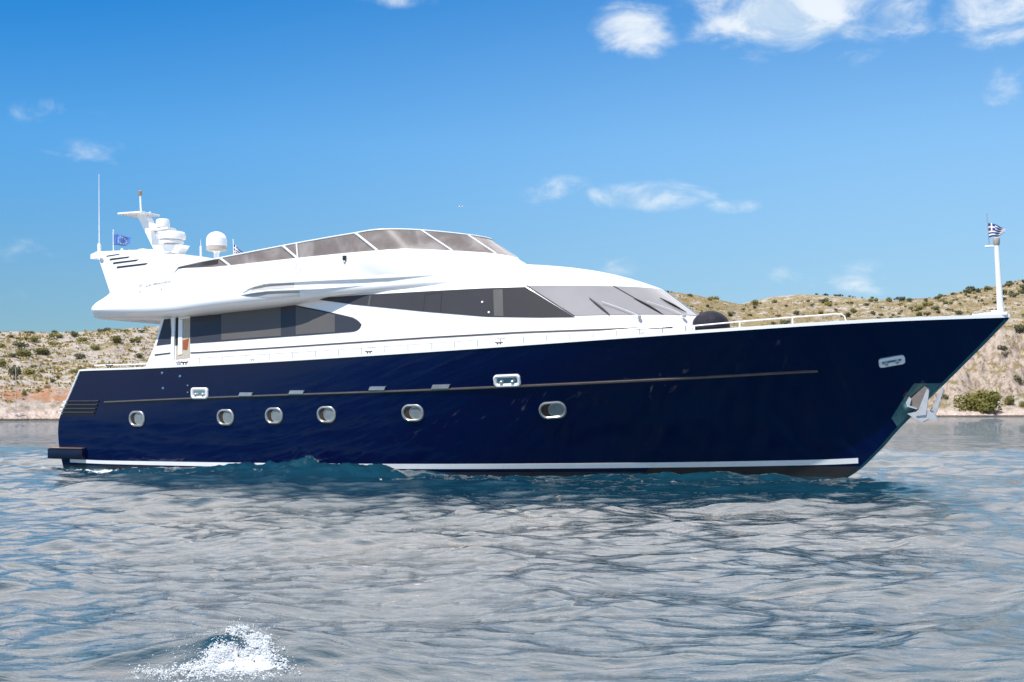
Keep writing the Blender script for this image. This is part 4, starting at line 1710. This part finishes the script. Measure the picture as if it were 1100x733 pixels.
def shrub_meshes(seed, n, lobes, leaf, zr=(0.28, 0.62)):
    r = random.Random(seed)
    cs = []
    for _ in range(lobes):
        a = r.uniform(0, 6.283)
        d = r.uniform(0.0, 0.62)
        cs.append((d * math.cos(a), d * math.sin(a), r.uniform(*zr), r.uniform(0.24, 0.42)))
    v, f = [], []
    for _ in range(n):
        c = r.choice(cs)
        d = Vector((r.gauss(0, 1), r.gauss(0, 1), r.gauss(0, 1) * 0.85)).normalized()
        rr = c[3] * r.uniform(0.55, 1.08)
        p = Vector((c[0], c[1], c[2])) + d * rr
        p.z = max(p.z * 0.82, 0.0 + r.uniform(0, 0.05))
        e1 = Vector((r.gauss(0, 1), r.gauss(0, 1), r.gauss(0, 1))).normalized()
        e2 = (e1.cross(d + Vector((0.01, 0.02, 0.03)))).normalized()
        s = leaf * r.uniform(0.6, 1.4)
        o = len(v)
        v += [p - e1 * s, p + e2 * s * 0.55, p + e1 * s, p - e2 * s * 0.55]
        f.append((o, o + 1, o + 2, o + 3))
    me = bpy.data.meshes.new('shrub_foliage')
    me.from_pydata([tuple(q) for q in v], [], f)
    st = MB()
    for c in cs:
        st.tube([(c[0] * 0.1, c[1] * 0.1, -0.15), (c[0] * 0.5, c[1] * 0.5, c[2] * 0.4), (c[0], c[1], c[2])], [0.035, 0.022, 0.01], 5)
    return me, st


PROTO = []
for i in range(5):
    me, st = shrub_meshes(40 + i, 420, 4 + i % 3, 0.085)
    me.materials.append(LEAF[0 if i % 2 == 0 else 1])
    so = st.build('shrub_stem', BARK)
    sme = so.data
    bpy.data.objects.remove(so)
    PROTO.append((me, sme))
BIGM, st = shrub_meshes(93, 3200, 12, 0.05, (0.08, 0.55))
BIGM.materials.append(leaf_mat('shrub_leaves_yellowish', (0.13, 0.125, 0.03), (0.33, 0.29, 0.08)))
so = st.build('shrub_stem', BARK)
BIGS = so.data
bpy.data.objects.remove(so)


def land_at(px, py):
    """ground point of the hillside seen in direction px, py"""
    a = (px - 550) / FP
    ts = np.linspace(0.0, 1.0, 900)
    x, y, z = land(np.full_like(ts, a), ts)
    rows = HZ - FP * (z - CAMZ) / y
    hit = np.nonzero(rows <= py)[0]
    i = hit[0] if len(hit) else len(ts) - 1
    return Vector((x[i], y[i], z[i]))


def shrub(p, w, h, proto, label, group, stem=True, rz=None):
    root = empty('shrub', p, random.uniform(0, 6.28) if rz is None else rz)
    root.scale = (w * 0.78, w * 0.78, h * 1.3)
    tag(root, label, 'shrub', group)
    fo = bpy.data.objects.new('foliage', proto[0])
    link(fo, root)
    if stem:
        link(bpy.data.objects.new('stem', proto[1]), root)
    return root


# the shrubs one can single out on the slope behind the stern: column, row of its foot, width, height (picture units)
LEFT = [(23, 373, 15, 7, 0), (25, 383, 17, 8, 0), (14, 384, 9, 5, 0), (46, 380.5, 17, 7, 1), (17, 408, 11, 15, 0), (29, 403, 15, 7, 1), (3, 394, 9, 9, 0), (80, 361.5, 11, 6, 0),
        (60, 363.5, 11, 7, 1), (86, 367.5, 12, 5.5, 1), (58, 371.5, 10, 6, 1), (37, 367, 9, 6, 0), (22, 365, 10, 4.5, 1), (104, 376, 11, 6, 1), (86, 385.5, 11, 6.5, 0), (78, 401, 10, 5, 1),
        (57, 411, 5, 5, 1), (63, 407, 4, 4, 1), (36, 395, 5, 4, 1), (44, 400, 6, 3.5, 1), (112, 356.5, 11, 5.5, 0), (126, 368, 12, 7, 1), (146, 368, 9, 6, 1), (148, 384, 9, 5, 1), (59, 358.5, 6, 4, 0),
        (32, 358, 7, 3, 0), (10, 362.5, 8, 3.5, 0), (3, 374, 8, 6, 1), (134, 356, 8, 3, 0), (152, 357, 7, 3, 0), (42, 421, 6, 5, 1), (25, 424, 5, 5, 1)]
for i, (px, py, w, h, k) in enumerate(LEFT):
    p = land_at(px, py)
    s = p.y / FP
    lab, grp = ('low dark green shrub on the pale rocky slope behind the yacht stern', 'shrubs on the slope behind the stern')
    if (px, py) == (17, 408):
        lab, grp = 'upright dark green bush directly behind the thin pale pole on the shore', None
    p.z -= 0.1
    shrub(p, 1.25 * w * s, 1.1 * h * s, PROTO[i % 5 if k == 0 else (1 if i % 2 else 3)], lab, grp, w > 8)
# on the shore and slope right of the bow
b = land_at(1059, 441.5)
shrub(b, 46 * b.y / FP, 26 * b.y / FP, (BIGM, BIGS), 'large spreading olive green bush on the pinkish shore right of the anchor', None)
for (px, py, w, h), k, lab in [((1084, 435, 13, 12), 1, 'small round olive bush touching the right side of the large shore bush'),
                               ((1014, 429, 9, 7), 0, 'low dark bush on the shore between the anchor and the large olive bush'),
                               ((1080, 377, 18, 8), 0, 'dark green shrub alone on the bare cliff below the bow tip'),
                               ((1098, 357, 16, 10), 2, 'grey green shrub on top of the cliff just right of the bow tip'),
                               ((1096, 413, 18, 12), 0, 'dark green shrub at the cliff foot against the right edge'),
                               ((1097, 437, 10, 7), 1, 'low straw coloured bush by the water at the right edge')]:
    p = land_at(px, py)
    s = p.y / FP
    p.z -= 0.15
    shrub(p, w * s, h * s, PROTO[k], lab, None)
# scattered shrubs on the dry slope beyond the bow
n_right = 0
rr = random.Random(3)
while n_right < 215:
    px = rr.choice([rr.uniform(700, 1110), rr.uniform(960, 1110)])
    ridge = float(lerp_tab(px, RIDGE))
    deck_row = 352 - (px - 740) * 0.041 if px < 1085 else 440
    py = rr.uniform(ridge + 0.5, min(deck_row + 4, 425))
    if rr.random() < 0.12:
        py = ridge + rr.uniform(0.3, 2.0)
    if abs(px - 1060) < 60 and py > 352:
        continue
    p = land_at(px, py)
    s = p.y / FP
    w = rr.choice([rr.uniform(2, 5), rr.uniform(3, 7), rr.uniform(5, 12)])
    p.z -= 0.1
    shrub(p, w * s, w * rr.uniform(0.4, 0.65) * s, PROTO[rr.randrange(5)], 'small shrub dotted over the dry yellow slope beyond the bow', 'shrubs on the slope beyond the bow', False)
    n_right += 1
# shrubs along the crest of the far hill
for i in range(15):
    px = 876 + rr.uniform(0, 1) * 86
    D = 720 + 160
    a = (px - 550) / FP
    z = (HZ - float(lerp_tab(px, FR))) / FP * D + CAMZ
    s = D / FP
    shrub(Vector((a * D, D, z - 0.5)), rr.uniform(1.5, 6) * s, rr.uniform(1.2, 3.4) * s, PROTO[0], 'dark shrub on the skyline crest of the far bare hill', 'shrubs along the far hill crest', False)

# low scrub tufts nobody could count
def scrub():
    r = random.Random(11)
    v, f = [], []
    for _ in range(5200):
        px = r.uniform(-60, 180) if r.random() < 0.42 else r.uniform(690, 1160)
        a = (px - 550) / FP
        t = r.uniform(0.12, 1.0)
        x, y, z = land(np.array([a]), np.array([t]))
        c = Vector((x[0], y[0], z[0]))
        w = r.uniform(0.25, 0.75)
        for _ in range(5):
            d = Vector((r.uniform(-1, 1), r.uniform(-1, 1), 0)) * w
            h = r.uniform(0.3, 0.8) * w
            o = len(v)
            e = Vector((r.gauss(0, 1), r.gauss(0, 1), 0)).normalized() * w * 0.4
            v += [c + d - e, c + d + e, c + d * 1.25 + e * 0.6 + Vector((0, 0, h)), c + d * 1.2 - e * 0.5 + Vector((0, 0, h * 0.9))]
            f.append((o, o + 1, o + 2, o + 3))
    o = mesh_obj('scrub', v, f, leaf_mat('dry_scrub', (0.13, 0.105, 0.035), (0.40, 0.31, 0.12)), None, False)
    tag(o, 'dry straw coloured tufts and scrub scattered over the hillsides', 'scrub', kind='stuff')


scrub()

# thin pale pole on the far shore
pp = land_at(17, 446)
hp = 52 * pp.y / FP
pole = empty('shore_pole', pp)
tag(pole, 'thin pale pole standing on the shore left of the stern', 'pole')
MB().tube([(0, 0, -0.3), (0, 0, hp)], [0.085, 0.06], 8).build('pole_shaft', M['domeband'], pole)
MB().lathe((0, 0, -0.3), [(0.3, 0), (0.3, 0.4), (0.12, 0.5)], 12).build('pole_base', M['gelgrey'], pole)

# distant gull
gp = Vector(((495 - 550) / FP * 120, 120, CAMZ + (HZ - 222) / FP * 120))
gull = empty('seagull', gp)
tag(gull, 'tiny white gull flying in the blue sky above the flybridge', 'bird')
gb = MB()
gb.lathe((-0.17, 0, 0), [(0.01, 0), (0.05, 0.08), (0.055, 0.18), (0.04, 0.28), (0.03, 0.33), (0.008, 0.38)], 12, (1, 0, 0))
for s in (-1, 1):
    gb.add([(0.05, 0.03 * s, 0.02), (-0.06, 0.03 * s, 0.02), (-0.03, 0.22 * s, 0.11), (0.07, 0.2 * s, 0.11), (-0.12, 0.48 * s, 0.06)], [(0, 1, 2, 3), (3, 2, 4)])
gb.build('gull_body', M['gel'], gull)

# ------------------------------------------------------------------ sea
def sea_height(x, y, step):
    r = np.random.default_rng(12)
    z, dx, dy = np.zeros_like(x), np.zeros_like(x), np.zeros_like(x)
    dist = np.hypot(x, y)
    for i in range(80):
        lam = 0.17 * (6.5 / 0.17) ** (i / 79.0)
        th = r.normal(R(103), R(34)) if lam > 1.2 else r.normal(R(97), R(50))
        k = 2 * math.pi / lam
        slope = 0.030 if lam < 0.45 else (0.031 if lam < 0.9 else (0.023 if lam < 2.2 else 0.027))
        amp = slope / k
        ph = r.uniform(0, 6.283)
        fade = np.clip((lam * 210 - dist) / (lam * 130), 0, 1)
        fade = fade * np.clip((lam / step - 2.0) / 2.0, 0, 1)     # no wave finer than the sheet can carry
        warp = 1.3 * lam * vnoise(x / (lam * 3.6), y / (lam * 3.6), i)
        # groups of waves, so that calm and busy patches alternate
        env = 0.55 + 1.7 * np.clip(vnoise(x / (lam * 6 + 1.2), y / (lam * 6 + 1.2), 200 + i % 7) + 0.2, 0, 1)
        a = k * (x * math.cos(th) + y * math.sin(th) + warp) + ph
        s = np.sin(a)
        z += fade * env * amp * s
        c = fade * env * amp * np.cos(a) * 1.15      # crests drawn together, troughs opened out
        dx += c * math.cos(th)
        dy += c * math.sin(th)
    return z, dx, dy


def boat_xy(x, y):
    return (x - YX0) * CT - (y - YY0) * ST, (x - YX0) * ST + (y - YY0) * CT


def sea_mat():
    m = bpy.data.materials.new('sea_water')
    m.use_nodes = True
    g = NG(m.node_tree)
    out = g.n('ShaderNodeOutputMaterial')
    geo = g.n('ShaderNodeNewGeometry')
    pos = geo.outputs['Position']
    # ripples too small for the mesh
    v1 = g.vm('MULTIPLY', pos, (0.8, 1.7, 1.0))
    r1 = g.noise(v1, 5.5, 5, 0.62, 0.6)
    r2 = g.noise(g.vm('ADD', v1, (7, 3, 1)), 1.1, 5, 0.6, 0.5)
    r3 = g.noise(g.vm('ADD', v1, (2, 13, 5)), 15.0, 3, 0.6, 0.4)
    bp = g.n('ShaderNodeBump')
    bp.inputs['Strength'].default_value = 1.0
    bp.inputs['Distance'].default_value = 1.0
    g.put(bp.inputs['Height'], g.m('ADD', g.m('ADD', g.m('MULTIPLY', r1, 0.010), g.m('MULTIPLY', r2, g.step(g.xyz(pos)[1], 42.0, 95.0, 0.012, 0.16))), g.m('MULTIPLY', r3, 0.0012)))
    body = g.n('ShaderNodeBsdfDiffuse')              # light scattered back out of the water
    g.put(body.inputs['Color'], g.mix(g.noise(pos, 0.15, 3), (0.004, 0.038, 0.066), (0.008, 0.052, 0.082)))
    gl = g.n('ShaderNodeBsdfGlossy')
    gl.inputs['Color'].default_value = (1.0, 0.935, 0.855, 1)  # warm tint put into the reflection, greying the mirrored blue sky
    gl.inputs['Roughness'].default_value = 0.0
    fr = g.n('ShaderNodeFresnel')
    fr.inputs['IOR'].default_value = 1.5
    g.put(fr.inputs['Normal'], bp.outputs[0])
    g.put(gl.inputs['Normal'], bp.outputs[0])
    b = g.n('ShaderNodeMixShader')
    g.put(b.inputs[0], fr.outputs[0])
    g.put(b.inputs[1], body.outputs[0])
    g.put(b.inputs[2], gl.outputs[0])
    # foam
    fa_ = g.n('ShaderNodeAttribute', attribute_name='foam')
    fn = g.noise(g.vm('MULTIPLY', pos, (1.0, 0.45, 1.0)), 3.2, 8, 0.72, 1.2)
    fm = g.step(g.m('ADD', fn, g.m('MULTIPLY', fa_.outputs['Fac'], 0.5)), 0.86, 0.98)
    fo = g.n('ShaderNodeBsdfPrincipled')
    fo.inputs['Base Color'].default_value = (0.74, 0.77, 0.79, 1)
    fo.inputs['Roughness'].default_value = 0.8
    mx = g.n('ShaderNodeMixShader')
    g.put(mx.inputs[0], fm)
    g.put(mx.inputs[1], b.outputs[0])
    g.put(mx.inputs[2], fo.outputs[0])
    g.put(out.inputs[0], mx.outputs[0])
    return m


def spread(lo, hi, d0, grow, fine):
    pass


def build_sea():
    ys = [-3500.0, -2000, -1200, -700, -400, -250, -160, -100, -70.0]
    ys += list(np.linspace(-50, -21, 60)) + list(np.linspace(-20.8, 5.1, 200))
    d = 0.045
    y = 5.2
    while y < 62:
        ys.append(y)
        y += max(0.038, 0.0036 * y)
    while y < 4000:
        ys.append(y)
        y += 0.03 * y
    xs = list(np.linspace(-26, 26, 880))
    st = xs[1] - xs[0]
    x = 26 + st
    right = []
    while x < 3500:
        right.append(x)
        st *= 1.09
        x += st
    xs = [-q for q in reversed(right)] + xs + right
    X, Y = np.meshgrid(np.array(xs), np.array(ys))
    step = np.maximum(np.gradient(np.array(ys))[:, None] * 0.8, np.gradient(np.array(xs))[None, :])
    Z, GX, GY = sea_height(X, Y, step)
    bx, by = boat_xy(X, Y)
    # smoother water in the lee of the bow
    lee = 1 - 0.5 * np.exp(-((bx - 19.0) / 6.0) ** 2) * np.exp(-(np.clip(-by - 1, 0, 99) / 10.0) ** 2) * (by < 2)
    Z, GX, GY = Z * lee + WZ, GX * lee, GY * lee
    half = np.interp(bx, [q[0] for q in BLOW], [q[1] for q in BLOW])
    dside = np.abs(by) - half
    alongs = np.clip(1 - np.abs(dside - 0.1) / 1.1, 0, 1)
    # swell lapping up the side amidships, and the bow wave
    Z += (0.27 * np.exp(-((bx - 10.0) / 1.9) ** 2) + 0.20 * np.exp(-((bx - 7.4) / 1.4) ** 2)) * np.exp(-((dside - 0.2) / 1.3) ** 2) * (1 + 1.1 * fbm(bx * 1.2, by * 1.2, 5, 71, 0.6))
    Z += 0.20 * np.clip(1 - np.abs(dside - 1.2) / 2.2, 0, 1) * fbm(bx * 1.3, by * 1.3, 4, 72) * (bx > -1.5) * (bx < 25)
    Z += 0.10 * np.exp(-((bx - 21.5) / 2.0) ** 2) * np.exp(-((dside - 0.9) / 1.1) ** 2)
    Z -= 0.10 * np.exp(-((bx - 2.5) / 2.0) ** 2) * np.exp(-((dside) / 1.0) ** 2)
    Z += 0.075 * np.exp(-((X + 1.9) / 0.75) ** 2) * np.exp(-((Y - 10.25 - 0.35 * (X + 1.9)) / 0.4) ** 2)
    foam = 0.95 * np.clip(1 - np.abs(dside - 1.3) / 2.2, 0, 1) * np.exp(-((bx - 2.6) / 2.6) ** 2)
    foam = np.maximum(foam, 0.80 * np.exp(-((bx + 1.2) / 1.2) ** 2) * np.exp(-(by / 3.2) ** 2))
    foam = np.maximum(foam, 0.56 * np.clip(1 - np.abs(dside - 2.5) / 3.5, 0, 1) * ((bx > 4) & (bx < 24)))
    foam = np.maximum(foam, 0.72 * np.exp(-((bx - 9.0) / 3.0) ** 2) * np.clip(1 - np.abs(dside - 0.1) / 0.8, 0, 1))
    o = grid_mesh('sea', np.stack([X + GX, Y + GY, Z], -1), sea_mat(), {'foam': foam})
    tag(link(o), kind='structure')


build_sea()


# breaking crest in the foreground
def splash():
    r = np.random.default_rng(5)
    nx, ny = 190, 120
    u = np.linspace(-1, 1, nx)
    v = np.linspace(-1, 1, ny)
    Uu, Vv = np.meshgrid(u, v, indexing='ij')
    x = -1.97 + Uu * 0.52
    y = 10.02 + Vv * 0.62
    def top(u):
        return np.interp(u, [-1, -0.75, -0.5, -0.2, 0.0, 0.2, 0.4, 0.6, 0.8, 1.0], [0.01, 0.04, 0.08, 0.135, 0.17, 0.16, 0.135, 0.115, 0.05, 0.01])

    def body(u, v):
        shift = 0.25 + 0.25 * vnoise(u * 3, u * 0 + 5, 9)
        face = np.where(v > shift, np.exp(-((v - shift) / 0.2) ** 2), np.exp(-((v - shift) / 0.6) ** 2))
        return WZ + 0.035 + top(u) * face * (1.0 + 0.5 * fbm(u * 5 + 9, v * 4, 4, 3, 0.55))
    edge = np.clip(1.05 - np.sqrt(Uu**2 + Vv**2), 0, 1)
    z = body(Uu, Vv) + edge ** 0.5 * fbm(Uu * 10, Vv * 7, 3, 6, 0.5) * 0.03
    z = z - 0.30 * (1 - np.clip((edge + 0.5 * fbm(Uu * 4, Vv * 4, 4, 13)) / 0.32, 0, 1)) ** 1.5
    z = z - 0.16 * np.clip((-Vv - 0.45) / 0.5, 0, 1)
    x = x + fbm(Uu * 9, Vv * 9, 3, 44) * 0.05
    m = bpy.data.materials.new('foam_white')
    m.use_nodes = True
    g = NG(m.node_tree)
    out = g.n('ShaderNodeOutputMaterial')
    b = g.n('ShaderNodeBsdfPrincipled')
    geo = g.n('ShaderNodeNewGeometry')
    pos = geo.outputs['Position']
    n1 = g.noise(g.vm('MULTIPLY', pos, (1, 1, 1.6)), 11, 8, 0.72, 1.0)
    b.inputs['Base Color'].default_value = (0.90, 0.92, 0.93, 1)
    b.inputs['Roughness'].default_value = 0.5
    bp = g.n('ShaderNodeBump')
    bp.inputs['Strength'].default_value = 0.8
    bp.inputs['Distance'].default_value = 0.03
    g.put(bp.inputs['Height'], g.noise(pos, 55, 5, 0.7))
    g.put(b.inputs['Normal'], bp.outputs[0])
    wa = g.n('ShaderNodeBsdfPrincipled')            # clear water showing between the bubbles
    wa.inputs['Base Color'].default_value = (0.05, 0.10, 0.12, 1)
    wa.inputs['Roughness'].default_value = 0.05
    wa.inputs['IOR'].default_value = 1.34
    tr = g.n('ShaderNodeBsdfTransparent')
    tr.inputs[0].default_value = (0.85, 0.95, 0.97, 1)
    m2 = g.n('ShaderNodeMixShader')
    m2.inputs[0].default_value = 0.5
    g.put(m2.inputs[1], wa.outputs[0])
    g.put(m2.inputs[2], tr.outputs[0])
    m1 = g.n('ShaderNodeMixShader')
    g.put(m1.inputs[0], g.step(n1, 0.30, 0.46))
    g.put(m1.inputs[1], m2.outputs[0])
    g.put(m1.inputs[2], b.outputs[0])
    g.put(out.inputs[0], m1.outputs[0])
    o = grid_mesh('sea_foam', np.stack([x, y, z], -1), m)
    # froth: thousands of bubbles and drops piled over the crest and flung off it
    bm = bmesh.new()
    bmesh.ops.create_icosphere(bm, subdivisions=1, radius=1.0)
    bm.verts.index_update()
    bv = np.array([v.co[:] for v in bm.verts])
    bf = np.array([[v.index for v in f.verts] for f in bm.faces])
    bm.free()
    N = 24000
    u = r.normal(0.0, 0.46, N)
    v = r.normal(0.0, 0.42, N)
    keep = (np.abs(u) < 1.1) & (np.abs(v) < 1.1) & (fbm(u * 4.5, v * 4.5, 4, 55, 0.65) > -0.06 - 0.30 * np.exp(-(u / 0.35) ** 2))
    u, v = u[keep], v[keep]
    n = len(u)
    zc = body(u, v) + fbm(u * 9, v * 9, 3, 19) * 0.03 + np.abs(r.normal(0, 0.012, n)) + np.where(r.random(n) < 0.10, np.abs(r.normal(0, 0.05, n)), 0)
    rad = np.clip(r.lognormal(math.log(0.0032), 0.5, n), 0.0014, 0.0075) * np.where(zc > body(u, v) + 0.05, 0.5, 1.0)
    cx = -1.97 + u * 0.52 + r.normal(0, 0.01, n)
    cy = 10.02 + v * 0.62
    V = (bv[None] * (rad[:, None, None] * np.array([1.25, 1.25, 0.85])) + np.stack([cx, cy, zc], -1)[:, None]).reshape(-1, 3)
    F = (bf[None] + (np.arange(n) * len(bv))[:, None, None]).reshape(-1, 3)
    fr = bpy.data.meshes.new('froth')
    fr.from_pydata(V.tolist(), [], F.tolist())
    fr.shade_smooth()
    fm = bpy.data.materials.new('froth')
    fm.use_nodes = True
    g = NG(fm.node_tree)
    out = g.n('ShaderNodeOutputMaterial')
    df = g.n('ShaderNodeBsdfPrincipled')
    df.inputs['Base Color'].default_value = (0.93, 0.94, 0.95, 1)
    df.inputs['Roughness'].default_value = 0.25
    tl = g.n('ShaderNodeBsdfTranslucent')
    tl.inputs[0].default_value = (0.93, 0.95, 0.96, 1)
    mx = g.n('ShaderNodeMixShader')
    mx.inputs[0].default_value = 0.5
    g.put(mx.inputs[1], df.outputs[0])
    g.put(mx.inputs[2], tl.outputs[0])
    g.put(out.inputs[0], mx.outputs[0])
    fr.materials.append(fm)
    link(bpy.data.objects.new('froth', fr), o)
    tag(link(o), 'white foaming crest of a small breaking wave in the foreground', 'foam', kind='stuff')


splash()
